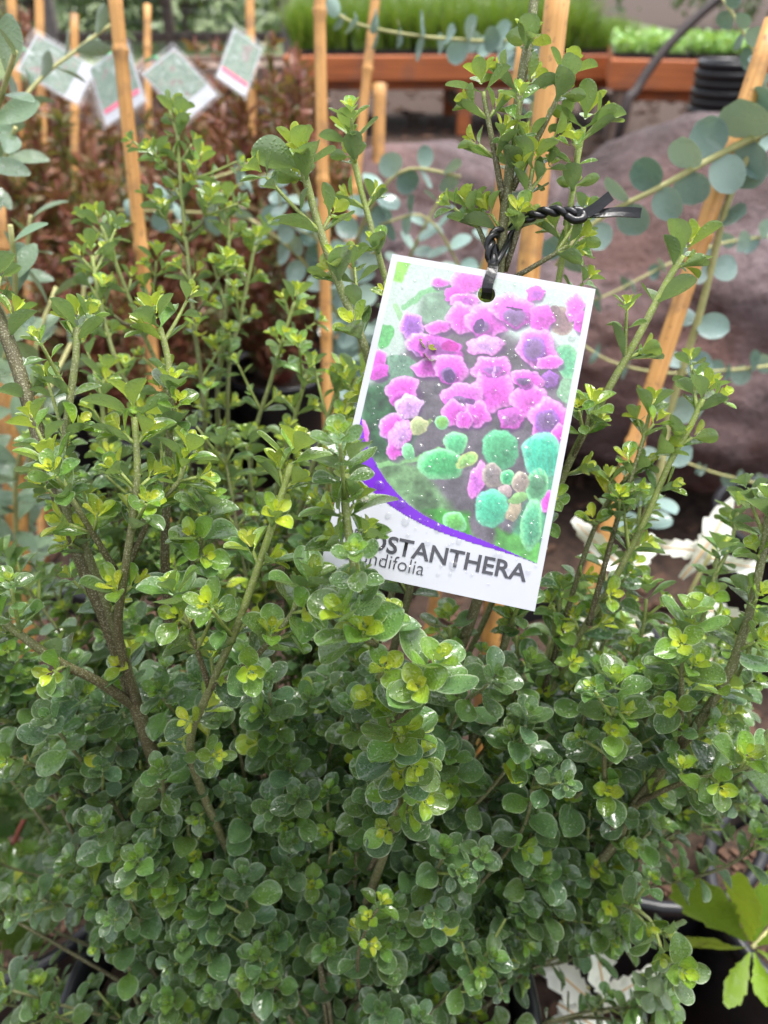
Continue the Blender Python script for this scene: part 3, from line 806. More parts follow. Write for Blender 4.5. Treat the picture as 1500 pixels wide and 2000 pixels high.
leafy('white_leaf_plant', 'plant with white jagged leaves under the gum behind the mint bush', 'plant', bb, [(g, 0.003) for g in bst], blv, BANK, 'white_leaf', 'gum_stem', 'midrib')
cb = np.array([0.20, 0.19, 0.15])
pot(cb[0], cb[1], 0.075, 0.19, 'small low black pot with pale jagged leaves beside the mint pot')
clv = []
for (x0, y0, x1, y1, d0, d1) in ((1090, 1960, 1230, 2050, .60, .58), (1180, 1940, 1160, 1790, .60, .58), (1150, 1950, 1040, 1860, .60, .58), (1130, 1960, 1060, 2060, .60, .6), (1170, 1960, 1290, 1900, .6, .6)):
    a, e = P(x0, y0, d0), P(x1, y1, d1)
    clv.append((a, e - a, norm(EYE - a) + 0.3 * nrg.normal(size=3), np.linalg.norm(e - a) * 1.1, rng.random()))
leafy('white_leaf_plant', 'low plant with a few white jagged leaves beside the mint pot', 'plant', cb, [([cb, P(1140, 1960, 0.62), P(1150, 1930, 0.6)], 0.003)], clv, BANK, 'white_leaf', 'gum_stem', 'midrib')
# yellow green lobed plant, lower right
ox, oy = 0.392, 0.352
pot(ox, oy, 0.105, 0.30, 'black pot of the yellow green lobed leaf plant', soil_drop=0.03)
ob = np.array([ox, oy, 0.268])
olv = []
octr = P(1470, 1850, 0.60)
for (x1, y1, d1, L) in ((1330, 1715, .55, 1), (1350, 1850, .56, 1), (1440, 1730, .55, 1), (1510, 1720, .57, 1), (1420, 1960, .56, 1), (1500, 1960, .56, 1), (1570, 1800, .57, 1), (1560, 1900, .58, 1)):
    e = P(x1, y1, d1); a = octr + 0.10 * (e - octr)
    olv.append((a, e - a, norm(EYE - a) + 0.3 * nrg.normal(size=3), np.linalg.norm(e - a) * 1.05, rng.random()))
leafy('lobed_leaf_plant', 'young plant with yellow green lobed leaves in the pot beside the mint bush', 'plant', ob, [([ob + [0.0, 0.0, -0.01], (ob + octr) / 2 + [0, .01, 0], octr], 0.0035)], olv, OAK, 'oak_leaf', 'gum_stem')
# dark jagged plant, lower left
hx, hy = -0.36, 0.42
pot(hx, hy, 0.11, 0.24, 'black pot of the dark jagged leaf plant')
hb = np.array([hx, hy, 0.205]); hlv = []
hctr = P(30, 1640, 0.66)
for (x1, y1, d1) in ((60, 1510, .62), (130, 1660, .62), (-60, 1560, .62), (90, 1740, .64), (-10, 1760, .64), (-90, 1680, .64), (170, 1590, .66), (0, 1500, .66), (60, 1850, .68)):
    e = P(x1, y1, d1); a = hctr + 0.1 * (e - hctr)
    hlv.append((a, e - a, norm(EYE - a) + 0.3 * nrg.normal(size=3), np.linalg.norm(e - a) * 1.15, rng.random()))
leafy('jagged_leaf_plant', 'plant with glossy dark green jagged leaves and red stem low beside the mint bush', 'plant', hb, [([hb, (hb + hctr) / 2, hctr, P(70, 1560, 0.64)], 0.0035)], hlv, HOLLY, 'holly_leaf', 'red_stem')

# ------------------------------------------------------------------ the mint bush
PX, PY, PZ = -0.058, 0.232, 0.35
pot(PX, PY, 0.158, PZ + 0.03, 'large black pot holding the tagged mint bush', soil_drop=0.03)
BASE = np.array([PX, PY, PZ])
bush = thing('mint_bush', (PX, PY, PZ), 'tagged mint bush with small round wet leaves and yellow green tips filling the big pot', 'shrub')
LV = []
twigs = MB()
CUPPED = (2, 4, 6, 9, 11)
def node_pair(p, T, ph, L, ang, age, jit=8):
    U, V = perp(T)
    for sg in (0, math.pi):
        S = math.cos(ph + sg) * U + math.sin(ph + sg) * V
        a = R(ang + rng.uniform(-jit, jit))
        d = S * math.sin(a) + T * math.cos(a)
        n = T * math.sin(a) - S * math.cos(a) + 0.16 * nrg.normal(size=3)
        lf_ = mk(p + S * 0.0006, d, n, L * rng.uniform(0.86, 1.14), age + rng.uniform(-.06, .06) if rng.random() > 0.012 else rng.uniform(.5, .95))
        if NARROW: lf_.k = 12 + rng.randrange(6)
        elif age > 0.2: lf_.k = rng.choice(CUPPED)
        LV.append(lf_)
def tip(p, T, ph, L, young=1.0):
    for k, (sz, ang, ag, st) in enumerate(((1.02, 58, 0.26, 0.0), (0.84, 47, 0.40, 0.0035), (0.62, 36, 0.66, 0.0055), (0.44, 27, 0.88, 0.0072), (0.28, 14, 1.0, 0.0082))):
        node_pair(p + T * st * L / 0.015, T, ph + k * math.pi / 2, L * sz, ang, ag * young, 7)
def shoot(p, d, length, L, young, mb, depth=1):
    """short axillary shoot"""
    e = p + d * length; up = np.array([0, 0, 1.0])
    pts = spline([p, p + d * length * 0.5 + up * length * 0.05, e + up * length * 0.14], 0.003)
    mb.tube(pts, np.linspace(0.0011, 0.0007, len(pts)), 5, 0.85)
    T = norm(pts[-1] - pts[-2]); ph = rng.uniform(0, 3.14)
    nn = int(length / 0.011)
    for k in range(1, nn + 1):
        q = pts[min(len(pts) - 1, int(k / (nn + 0.7) * len(pts)))]
        node_pair(q, T, ph + k * math.pi / 2, L * 0.9, 66, 0.22 * young)
    tip(pts[-1], T, ph + (nn + 1) * math.pi / 2, L * 0.82, young)
def grow(pts, r0, r1, L, leaf_from, step=0.025, young=1.0, axil=0.9, mb=None, tipL=1.0, greens=(0.1, 0.85), woody=0.0):
    pts = spline(pts, 0.005)
    seg = np.concatenate([[0], np.cumsum(np.linalg.norm(np.diff(pts, axis=0), axis=1))]); tot = seg[-1]
    f = seg / tot
    m = mb or MB()
    m.tube(pts, r0 + (r1 - r0) * f ** 0.8, 8 if mb is None else 5, greens[0] + (greens[1] - greens[0]) * f ** 1.6)
    ph = rng.uniform(0, 3.14); pos = tot - 0.012; k = 0; st = step * 0.62
    while pos > leaf_from * tot:
        i = int(np.searchsorted(seg, pos)); i = min(max(i, 2), len(pts) - 1)
        T = norm(pts[i] - pts[i - 2]); p = pts[i]
        k += 1; ph += math.pi / 2 + rng.uniform(-.15, .15)
        rel = (tot - pos)
        node_pair(p, T, ph, L * rng.uniform(0.85, 1.08), (52 + min(22, rel * 130) if NARROW else 66 + min(20, rel * 200)) + rng.uniform(-6, 6), (0.24 if rel < 0.035 else (0.12 if rel < 0.09 else 0.04)) * (0.6 + young * 0.6))
        U, V = perp(T)
        for sg in (0, math.pi):
            if rng.random() < axil:
                S = math.cos(ph + sg) * U + math.sin(ph + sg) * V
                a = R(rng.uniform(28, 46)); d = S * math.sin(a) + T * math.cos(a)
                ln = rng.uniform(0.003, 0.011) if rng.random() < 0.76 else rng.uniform(0.012, 0.032)
                if ln < 0.012:
                    q = p + d * ln
                    twigs.tube([p, p + d * ln * 0.5, q], 0.0008, 5, 0.9)
                    for z, (sz, an, ag) in enumerate(((0.66, 50, 0.46), (0.48, 38, 0.76), (0.30, 20, 1.0))):
                        node_pair(q + d * 0.002 * z, d, ph + (z + 1) * math.pi / 2, L * sz, an, ag * (0.45 + 0.55 * young))
                else:
                    shoot(p, d, ln, L * rng.uniform(0.55, 0.8), young, twigs)
        pos -= st * rng.uniform(0.85, 1.15); st = min(step, st * 1.25)
    T = norm(pts[-1] - pts[-3])
    tip(pts[-1], T, ph + math.pi / 2, L * tipL, young)
    if mb is None: m.build('stem', 'mint_stem', bush, True, True)

def S_(pts, r0, r1, L=0.0160, lf=0.3, root=None, **kw):
    q = [P(*p) for p in pts]
    b0 = BASE + np.array([rng.uniform(-.03, .03), rng.uniform(-.03, .03), -0.01])
    if root is None:
        md = b0 * 0.55 + q[0] * 0.45 + np.array([0, 0, 0.02]); md[:2] = b0[:2] * 0.4 + q[0][:2] * 0.6 if False else md[:2]
        q = [b0, md] + q
    global NARROW
    NARROW = pts[-1][1] < 985 and pts[-1] != (676, 925, .282)
    kw.setdefault('young', 1.3 if NARROW else 0.72)
    if NARROW: kw['step'] = max(kw.get('step', 0), .029)
    grow(q, r0, r1, L * (1.06 if NARROW else 1.18), lf, **kw)
    NARROW = False
# tall stem carrying the tag, and its neighbours
S_([(930, 1180, .40), (955, 800, .365), (972, 560, .345), (984, 430, .340), (998, 310, .338), (1018, 160, .336), (1040, 30, .335), (1046, -40, .335)], .0042, .0020, lf=0.62, greens=(0.1, 0.55), step=0.03)
S_([(984, 400, .340), (968, 310, .333), (950, 215, .330), (944, 180, .329)], .0016, .0010, lf=0.3, root=1, L=.0140, axil=.8, step=.022)
S_([(1000, 370, .340), (1050, 270, .335), (1085, 200, .332), (1098, 165, .331)], .0016, .0010, lf=0.3, root=1, L=.0145, axil=.8, step=.022)
S_([(975, 530, .346), (945, 470, .343), (925, 420, .342)], .0015, .0010, lf=0.4, root=1, L=.0135)
S_([(985, 530, .346), (1018, 430, .338), (1035, 360, .336), (1040, 330, .335)], .0016, .0010, lf=0.3, root=1, L=.0140)
S_([(960, 1180, .42), (1040, 800, .375), (1085, 580, .355), (1110, 430, .350), (1128, 310, .348), (1140, 250, .347)], .0028, .0013, lf=0.62, greens=(0.2, 1.0), L=.0165, step=.030)
S_([(1000, 545, .348), (1060, 510, .345), (1110, 480, .343)], .0014, .0010, lf=0.4, root=1, L=.0135)
S_([(800, 1150, .42), (760, 860, .36), (716, 690, .335), (672, 580, .330), (635, 480, .328), (608, 390, .327), (592, 330, .326)], .0034, .0017, lf=0.60, greens=(0.1, 0.8), L=.0175, step=.030, tipL=1.05)
S_([(800, 1000, .42), (775, 650, .375), (740, 500, .365), (705, 370, .362), (684, 280, .360)], .0026, .0014, lf=0.6, greens=(0.2, 0.9), L=.0145, step=.030)
# thick woody stems on the other side and the shoots standing on them
S_([(420, 1760, .46), (330, 1560, .42), (270, 1390, .385), (215, 1230, .360), (150, 1070, .345), (85, 880, .335), (25, 690, .335), (-30, 560, .335)], .0052, .0030, lf=0.72, greens=(0.22, 0.25), axil=.5, step=.034)
S_([(450, 1760, .46), (350, 1580, .43), (280, 1410, .39), (235, 1260, .362), (170, 1080, .345), (120, 960, .335), (130, 830, .332), (148, 700, .330), (150, 640, .330)], .0046, .0016, lf=0.66, greens=(0.22, 0.7), L=.0145)
S_([(270, 1390, .385), (232, 1240, .350), (245, 1110, .330), (263, 990, .322), (268, 900, .318), (262, 815, .317)], .0026, .0014, lf=0.35, root=1, L=.0170, axil=1.0)
S_([(330, 1240, .37), (322, 1080, .352), (328, 930, .345), (332, 800, .340), (328, 700, .338), (312, 640, .336)], .0026, .0014, lf=0.35, root=1, L=.0165, step=.030)
S_([(265, 1380, .385), (190, 1330, .352), (110, 1290, .335), (40, 1240, .325), (-40, 1180, .32)], .0028, .0016, lf=0.3, root=1, axil=.7)
S_([(235, 1130, .345), (180, 1040, .325), (140, 975, .315), (118, 930, .312)], .0017, .0011, lf=0.4, root=1, L=.0180)
S_([(245, 1120, .345), (300, 1000, .330), (350, 940, .325), (362, 900, .324)], .0015, .0010, lf=0.4, root=1, L=.0140)
S_([(500, 1780, .46), (400, 1560, .40), (372, 1450, .365), (410, 1345, .340), (462, 1225, .322), (512, 1085, .312), (545, 985, .308), (568, 905, .306)], .0036, .0014, lf=0.55, greens=(0.2, 0.9), L=.0165, step=.026)
S_([(410, 1345, .340), (378, 1250, .325), (350, 1180, .318)], .0015, .0010, lf=0.3, root=1, L=.0145)
S_([(410, 1345, .340), (480, 1300, .325), (555, 1220, .312), (590, 1160, .308)], .0016, .0010, lf=0.3, root=1, L=.0150)
S_([(360, 1150, .35), (385, 1080, .336), (402, 1010, .330)], .0015, .0010, lf=0.3, root=1, L=.0140)
# stem in front of the tag
S_([(700, 1800, .45), (780, 1560, .36), (762, 1400, .318), (730, 1250, .297), (700, 1140, .288), (682, 1050, .284), (674, 980, .282), (676, 925, .282)], .0034, .0016, lf=0.56, greens=(0.2, 0.85), L=.0150, step=.017, axil=.95)
S_([(735, 1260, .297), (705, 1245, .288), (690, 1225, .284)], .0012, .0009, lf=0.3, root=1, L=.0165, axil=.6)
S_([(765, 1410, .318), (815, 1370, .300), (836, 1325, .294)], .0013, .0009, lf=0.3, root=1, L=.0165, axil=.6)
S_([(720, 1700, .42), (800, 1560, .36), (790, 1470, .325), (775, 1420, .312)], .0016, .0010, lf=0.5, root=1, L=.0160, axil=.6)
# right hand stems
S_([(900, 1500, .44), (1010, 1180, .40), (1100, 930, .365), (1180, 775, .350), (1245, 660, .345), (1300, 555, .343), (1332, 500, .342)], .0036, .0016, lf=0.62, greens=(0.1, 0.9), L=.0165, step=.032, axil=.8)
S_([(1110, 910, .365), (1140, 850, .350), (1150, 810, .346)], .0014, .0009, lf=0.3, root=1, L=.0140)
S_([(950, 1640, .46), (1100, 1300, .41), (1190, 1150, .385), (1262, 1010, .370), (1310, 900, .365), (1350, 830, .362), (1372, 780, .361)], .0034, .0014, lf=0.55, greens=(0.15, 0.95), L=.0145, step=.026)
S_([(1150, 1220, .395), (1210, 1000, .372), (1250, 880, .366), (1268, 810, .365)], .0018, .0010, lf=0.35, root=1, L=.0140)
S_([(1060, 1360, .42), (1150, 1060, .385), (1210, 950, .372), (1280, 890, .366)], .0020, .0010, lf=0.45, root=1, L=.0140)
S_([(870, 1850, .48), (1150, 1700, .44), (1240, 1570, .41), (1335, 1450, .385), (1415, 1330, .368), (1460, 1210, .360), (1490, 1080, .356), (1500, 1010, .355)], .0046, .0018, lf=0.42, greens=(0.12, 0.6), L=.0150, axil=.8)
S_([(1240, 1570, .41), (1330, 1530, .375), (1420, 1510, .355), (1480, 1490, .345)], .0018, .0010, lf=0.25, root=1, L=.0155)
S_([(1330, 1455, .385), (1330, 1360, .36), (1335, 1270, .348), (1345, 1225, .345)], .0018, .0010, lf=0.25, root=1, L=.0150)
S_([(1200, 1640, .42), (1180, 1500, .385), (1195, 1400, .36), (1200, 1360, .355)], .0018, .0010, lf=0.25, root=1, L=.0150)
S_([(1100, 1780, .47), (1250, 1780, .42), (1300, 1880, .41), (1320, 1890, .40)], .0018, .0010, lf=0.3, L=.0150)
# slender shoots beside and below the tag
for q in ([(1000, 1500, .47), (1060, 1330, .42), (1085, 1230, .405), (1095, 1170, .40)], [(1040, 1480, .46), (1140, 1290, .425), (1175, 1180, .41), (1180, 1110, .405)],
          [(1100, 1500, .46), (1220, 1330, .42), (1255, 1230, .405), (1262, 1170, .40)], [(1150, 1520, .46), (1300, 1340, .425), (1375, 1200, .41), (1400, 1090, .405)],
          [(1180, 1560, .46), (1380, 1420, .42), (1450, 1300, .405), (1475, 1230, .40)], [(960, 1500, .46), (1000, 1350, .42), (1010, 1270, .41), (1005, 1225, .405)],
          [(1080, 1500, .47), (1180, 1250, .44), (1235, 1080, .43), (1250, 990, .425)], [(1120, 1540, .47), (1330, 1240, .44), (1420, 1080, .43), (1440, 1000, .425)],
          [(880, 1500, .46), (890, 1330, .42), (880, 1255, .41), (878, 1225, .405)]):
    S_(q, .0024, .0010, lf=0.45, greens=(0.15, 0.8), L=.0128, step=.021, axil=.75, root=None)
# stems standing further back
for q in ([(420, 1150, .58), (398, 800, .535), (378, 620, .515), (362, 460, .505), (350, 320, .500), (346, 235, .498)],
          [(430, 1150, .58), (330, 780, .54), (275, 640, .52), (232, 530, .51), (198, 440, .505)],
          [(450, 1150, .60), (425, 800, .56), (440, 620, .545), (447, 500, .54), (445, 400, .538)],
          [(460, 1150, .60), (445, 760, .55), (470, 620, .54), (490, 520, .535), (496, 480, .533)],
          [(500, 1150, .58), (490, 900, .53), (530, 740, .51), (560, 640, .50), (575, 590, .498)],
          [(360, 1100, .55), (300, 860, .50), (225, 700, .48), (190, 560, .475), (180, 500, .475)],
          [(560, 1150, .52), (600, 950, .475), (640, 820, .46), (665, 740, .455)],
          [(520, 1150, .55), (540, 960, .50), (580, 800, .485), (600, 730, .48)],
          [(300, 1100, .50), (220, 930, .46), (200, 800, .45), (205, 740, .448)],
          [(640, 1150, .50), (640, 950, .455), (690, 760, .44), (700, 740, .44)]):
    S_(q, .0030, .0013, lf=0.42, greens=(0.15, 0.85), L=.0150, step=.024, axil=1.0)
# side shoots on those
for q in ([(362, 460, .505), (392, 440, .498), (405, 400, .495)], [(365, 500, .507), (335, 450, .5), (318, 410, .498)], [(378, 620, .515), (420, 560, .50), (435, 520, .495)], [(355, 380, .503), (378, 350, .498), (388, 320, .497)], [(352, 350, .503), (326, 330, .498), (312, 310, .497)],
          [(275, 640, .52), (240, 630, .51), (205, 600, .505)], [(275, 640, .52), (300, 560, .51), (305, 510, .505)]):
    S_(q, .0013, .0008, lf=0.2, root=1, L=.0135)

# dense lower and inner growth
twm = MB()
HOLES = [(1215, 1400, 80, 60), (1250, 1080, 150, 120), (960, 1430, 40, 60), (230, 1920, 70, 90), (1010, 1960, 60, 60), (60, 1600, 90, 110), (1330, 1790, 90, 110), (1440, 1760, 130, 180), (1150, 1920, 130, 110), (640, 1690, 16, 16), (60, 1830, 90, 60), (1450, 1130, 90, 90)]
def dsurf(x, y):
    d = np.interp(y, [1000, 1150, 1300, 1500, 1750, 2000, 2100], [.420, .385, .375, .395, .425, .455, .47])
    return d + 0.05 * max(0, (x - 900) / 600) ** 2 + 0.02 * max(0, (350 - x) / 350) ** 2
cnt = 0; tries = 0
while cnt < 400 and tries < 6000:
    tries += 1
    lay = cnt % 5
    x = rng.uniform(-60, 1560); y = rng.uniform(1160 + 120 * abs(mnoise.noise(Vector((x / 90, 2, 0)))) + 130 * rng.random() ** 2, 2080) if lay else rng.uniform(1320, 2060)
    if x > 850 and y < 1420 and rng.random() < 0.45: continue
    if cnt >= 300: x, y = rng.uniform(180, 1220), rng.uniform(1560, 2100)
    if any(((x - a) / (r1 * 1.0)) ** 2 + ((y - c_) / r2) ** 2 < 1 for a, c_, r1, r2 in HOLES): continue
    if x < 140 and y > 1480 and rng.random() < 0.55: continue
    if x > 1300 and y > 1680: continue
    d = dsurf(x, y) + (0.0, .022, .045, .075, .11)[lay] + rng.uniform(-.02, .012)
    e = P(x, y, d)
    b0 = BASE + np.array([rng.uniform(-.05, .05), rng.uniform(-.05, .05), 0])
    out = e - b0; out[2] *= 0.6; ln = np.linalg.norm(out)
    if e[2] < PZ - 0.02: continue
    tdir = norm(norm(e - b0) + np.array([rng.uniform(-.35, .35), rng.uniform(-.55, .15), 0.75]))
    p1 = e - tdir * rng.uniform(0.045, 0.075)
    md = b0 * 0.5 + p1 * 0.5 + np.array([rng.uniform(-.02, .02), rng.uniform(-.02, .02), -0.01])
    tot = np.linalg.norm(p1 - md) + np.linalg.norm(md - b0) + 0.06
    grow([b0, md, p1, e], .0019, .0009, rng.uniform(.0138, .0188), max(0.1, 1 - rng.uniform(0.07, 0.12) / tot), step=.0150, young=rng.uniform(0.15, 0.5), axil=0.3, mb=twm, greens=(0.1, 0.6), tipL=0.9)
    cnt += 1
# loose growth between and behind the upright stems
for k in range(55):
    x, y = rng.uniform(-20, 700), rng.uniform(820, 1200)
    if rng.random() < 0.35: x, y = rng.uniform(1080, 1500), rng.uniform(1080, 1330)
    if any(((x - a) / r1) ** 2 + ((y - c_) / r2) ** 2 < 1 for a, c_, r1, r2 in HOLES): continue
    e = P(x, y, rng.uniform(.45, .58)); b0 = BASE + np.array([rng.uniform(-.04, .04), rng.uniform(-.04, .04), 0])
    md = b0 * 0.45 + e * 0.55 + np.array([0, .01, -.01]); tot = np.linalg.norm(e - b0)
    grow([b0, md, e], .002, .0009, rng.uniform(.0145, .0185), max(0.2, 1 - 0.10 / tot), step=.016, young=rng.uniform(0.4, 0.9), axil=0.6, mb=twm, greens=(0.1, 0.7))
twigs.build('side_shoots', 'mint_stem', bush, True, True, 'stuff')
twm.build('inner_twigs', 'mint_stem', bush, True, True, 'stuff')
# the pale dry sprig in the lower middle
S_([(700, 1930, .44), (700, 1860, .405), (722, 1800, .395), (738, 1775, .392)], .0012, .0008, lf=0.4, root=1, L=.0085, young=1.3, axil=.8, greens=(0.2, 0.4))
print('mint leaves', len(LV)); put_leaves(LV, bush, MINT, 'mint_leaf', 300)

# ------------------------------------------------------------------ the printed tag
TC = np.array([0.03192616, -0.0363617, 0.32078777])
TR = np.array([[0.97487104, -0.21332613, 0.06417486], [0.20132825, 0.96700428, 0.15610781], [-0.09535924, -0.13926477, 0.98565305]])
CW = np.array([[1, 0, 0], [0, -SP, CP], [0, -CP, -SP]])      # camera right/down/forward to world
TW, TH = 0.0885, 0.1390
def tagp(u, v, off=0.0):
    """card position: u across, v down (0..1), off = height above the front face; the card is bowed a little"""
    bow = -0.0012 * math.cos((v - 0.5) * 3.0)
    q = TR @ np.array([(u - 0.5) * TW, (v - 0.5) * TH, bow - off]) + TC
    return CW @ q + EYE
tc0 = tagp(0.5, 0.5)
tagt = thing('plant_tag', tuple(tc0), 'white printed plant tag with pink flower picture tied to the mint bush', 'plant tag')
HU, HV, HR = 0.494, 0.079, 0.0038
# card with a punched hole: polar patch around the hole joined to a grid
def card_mesh():
    bm = bmesh.new()
    nu, nv = 24, 36
    hole = []
    def pt(u, v, off): return bm.verts.new(tagp(u, v, off))
    # ring of hole -> square patch edges
    u0, u1, v0, v1 = 0.40, 0.59, 0.02, 0.14
    us = sorted(set(list(np.linspace(0, u0, 6)) + list(np.linspace(u0, u1, 5)) + list(np.linspace(u1, 1, 6))))
    vs_ = sorted(set(list(np.linspace(0, v0, 2)) + list(np.linspace(v0, v1, 5)) + list(np.linspace(v1, 1, 22))))
    sides = []
    for off in (0.0, -0.0006):
        g = {(i, j): pt(u, v, off) for i, u in enumerate(us) for j, v in enumerate(vs_)}
        iu = [i for i, u in enumerate(us) if u0 - 1e-6 <= u <= u1 + 1e-6]; jv = [j for j, v in enumerate(vs_) if v0 - 1e-6 <= v <= v1 + 1e-6]
        for i in range(len(us) - 1):
            for j in range(len(vs_) - 1):
                if i in iu[:-1] and j in jv[:-1]: continue
                bm.faces.new((g[i, j], g[i + 1, j], g[i + 1, j + 1], g[i, j + 1]))
        loop = [(i, jv[0]) for i in iu[:-1]] + [(iu[-1], j) for j in jv[:-1]] + [(i, jv[-1]) for i in iu[:0:-1]] + [(iu[0], j) for j in jv[:0:-1]]
        ring = []
        for (i, j) in loop:
            du, dv = (us[i] - HU) * TW, (vs_[j] - HV) * TH; a = math.atan2(dv, du)
            ring.append(pt(HU + HR * math.cos(a) / TW, HV + HR * math.sin(a) / TH, off))
        n = len(loop)
        for k in range(n):
            bm.faces.new((g[loop[k]], g[loop[(k + 1) % n]], ring[(k + 1) % n], ring[k]))
        bl = [(i, 0) for i in range(len(us))] + [(len(us) - 1, j) for j in range(1, len(vs_))] + [(i, len(vs_) - 1) for i in range(len(us) - 2, -1, -1)] + [(0, j) for j in range(len(vs_) - 2, 0, -1)]
        sides.append(([g[q] for q in bl], ring))
    for a, c in ((sides[0][0], sides[1][0]), (sides[0][1], sides[1][1])):
        for k in range(len(a)):
            bm.faces.new((a[k], a[(k + 1) % len(a)], c[(k + 1) % len(a)], c[k]))
    bmesh.ops.recalc_face_normals(bm, faces=bm.faces)
    me = bpy.data.meshes.new('card'); bm.to_mesh(me); bm.free()
    me.materials.append(MATS['white_card'])
    return me
card = link('card', card_mesh(), tagt)

# print: colours worked out on a fine grid, in the drawing's own coordinates
GU, GV = 230, 330
V0, V1 = 0.022, 0.90
cr = np.array([[412, 68], [1405, 238], [1113, 1818], [70, 1610]], float)   # drawing corners of the card
A_ = []
for (u, v), (x, y) in zip(((0, 0), (1, 0), (1, 1), (0, 1)), cr):
    A_ += [[u, v, 1, 0, 0, 0, -x * u, -x * v], [0, 0, 0, u, v, 1, -y * u, -y * v]]
Hm = np.append(np.linalg.solve(np.array(A_, float), cr.ravel()), 1).reshape(3, 3)
uu, vv = np.meshgrid(np.linspace(0.033, 0.969, GU), np.linspace(V0, V1, GV))
q = Hm @ np.stack([uu.ravel(), vv.ravel(), np.ones(uu.size)])
X = (q[0] / q[2]).reshape(uu.shape); Y = (q[1] / q[2]).reshape(uu.shape)
img = np.zeros((*uu.shape, 3))
def vnoise(scale, seed, octv=3):
    r = np.random.default_rng(seed); out = np.zeros_like(X); amp = 1; tot_ = 0
    for o_ in range(octv):
        g = r.random((70, 70)); xs = (X / scale * 2 ** o_) % 69; ys = (Y / scale * 2 ** o_) % 69
        i, j = np.floor(xs).astype(int), np.floor(ys).astype(int); fx, fy = xs - i, ys - j
        fx = fx * fx * (3 - 2 * fx); fy = fy * fy * (3 - 2 * fy); i1, j1 = (i + 1) % 70, (j + 1) % 70
        out += amp * ((g[j, i] * (1 - fx) + g[j, i1] * fx) * (1 - fy) + (g[j1, i] * (1 - fx) + g[j1, i1] * fx) * fy); tot_ += amp; amp *= 0.55
    return out / tot_
NZ = [vnoise(60, 1), vnoise(25, 2), vnoise(120, 3), vnoise(10, 4, 2)]
WX = X + (NZ[0] - 0.5) * 30; WY = Y + (vnoise(60, 9) - 0.5) * 30
def over(col, m):
    c = np.array(col, float) if not isinstance(col, np.ndarray) else col
    img[:] = img * (1 - m[..., None]) + c * m[..., None]
def sst(x, a, b): t_ = np.clip((x - a) / (b - a), 0, 1); return t_ * t_ * (3 - 2 * t_)
def ell(cx, cy, rx, ry, ang, col, edge=None, al=1.0, soft=0.07, tex=0.08, lobes=0):
    a = R(ang); dx, dy = WX - cx, WY - cy
    e = np.sqrt(((dx * math.cos(a) + dy * math.sin(a)) / rx) ** 2 + ((-dx * math.sin(a) + dy * math.cos(a)) / ry) ** 2)
    th = np.arctan2(dy / ry, dx / rx)
    if lobes: e = e * (1 + (0.08 if lobes == 5 else 0.03) * np.cos(lobes * th + cx) + (0.03 if lobes == 5 else 0.01) * np.cos(9 * th + cy))
    m = 1 - sst(e, 1 - soft, 1 + soft)
    if lobes:
        e2 = np.sqrt(((dx - 7) / (rx * 1.10)) ** 2 + ((dy - 16) / (ry * 1.12)) ** 2)
        if lobes > 1: over((92, 52, 112), (1 - sst(e2, 0.72, 1.06)) * 0.62)
    c = np.array(col, float)[None, None] * np.ones_like(img)
    if edge is not None:
        k = sst(e, 0.55, 0.98)[..., None]; c = c * (1 - k) + np.array(edge, float) * k
    if lobes:
        lg = (1.05 - 0.20 * np.clip(dy / ry, -1, 1) - 0.10 * np.clip(dx / rx, -1, 1) + (0.055 if lobes == 5 else 0.0) * np.cos(19 * th + 5 * NZ[0]) * sst(e, 0.25, 0.8) - (0.16 if lobes > 1 else 0.04) * (1 - sst(e, 0.0, 0.6)))[..., None]
        c = c * lg
    c = c * (1 + tex * (NZ[3] - 0.5)[..., None] * 2 + tex * (NZ[1] - 0.5)[..., None])
    over(c, m * al)
def polyg(pts, col, soft=14, al=1.0, tex=0.25, warp=True):
    x, y = (WX, WY) if warp else (X, Y)
    ins = np.zeros(X.shape, bool); dist = np.full(X.shape, 1e9); n = len(pts)
    for i in range(n):
        (x0, y0), (x1, y1) = pts[i], pts[(i + 1) % n]
        cond = ((y0 > y) != (y1 > y)); xi = (x1 - x0) * (y - y0) / ((y1 - y0) + 1e-9) + x0
        ins ^= cond & (x < xi)
        t_ = np.clip(((x - x0) * (x1 - x0) + (y - y0) * (y1 - y0)) / ((x1 - x0) ** 2 + (y1 - y0) ** 2 + 1e-9), 0, 1)
        dist = np.minimum(dist, np.hypot(x - x0 - t_ * (x1 - x0), y - y0 - t_ * (y1 - y0)))
    sd_ = np.where(ins, dist, -dist); m = sst(sd_, -soft, soft)
    c = np.array(col, float)[None, None] * (1 + tex * (NZ[0] - 0.5)[..., None] * 2)
    over(c, m * al)
def line(pts, wd, col, al=1.0):
    dist = np.full(X.shape, 1e9)
    for (x0, y0), (x1, y1) in zip(pts, pts[1:]):
        t_ = np.clip(((WX - x0) * (x1 - x0) + (WY - y0) * (y1 - y0)) / ((x1 - x0) ** 2 + (y1 - y0) ** 2), 0, 1)
        dist = np.minimum(dist, np.hypot(WX - x0 - t_ * (x1 - x0), WY - y0 - t_ * (y1 - y0)))
    over(col, (1 - sst(dist, wd * 0.7, wd * 1.3)) * al)
img[:] = np.array([206, 226, 216]) * (1 + 0.10 * (NZ[2] - 0.5)[..., None])
polyg([(540, 400), (900, 440), (1250, 600), (1290, 1000), (1180, 1560), (900, 1510), (640, 1390), (480, 1240), (330, 1090), (290, 760), (470, 560)], (116, 110, 120), 30)
polyg([(270, 740), (480, 690), (560, 900), (480, 1100), (320, 1100), (270, 900)], (58, 104, 70), 26, tex=0.7)
polyg([(320, 1070), (560, 1120), (700, 1300), (830, 1470), (600, 1400), (380, 1200)], (118, 158, 112), 26, tex=0.5)
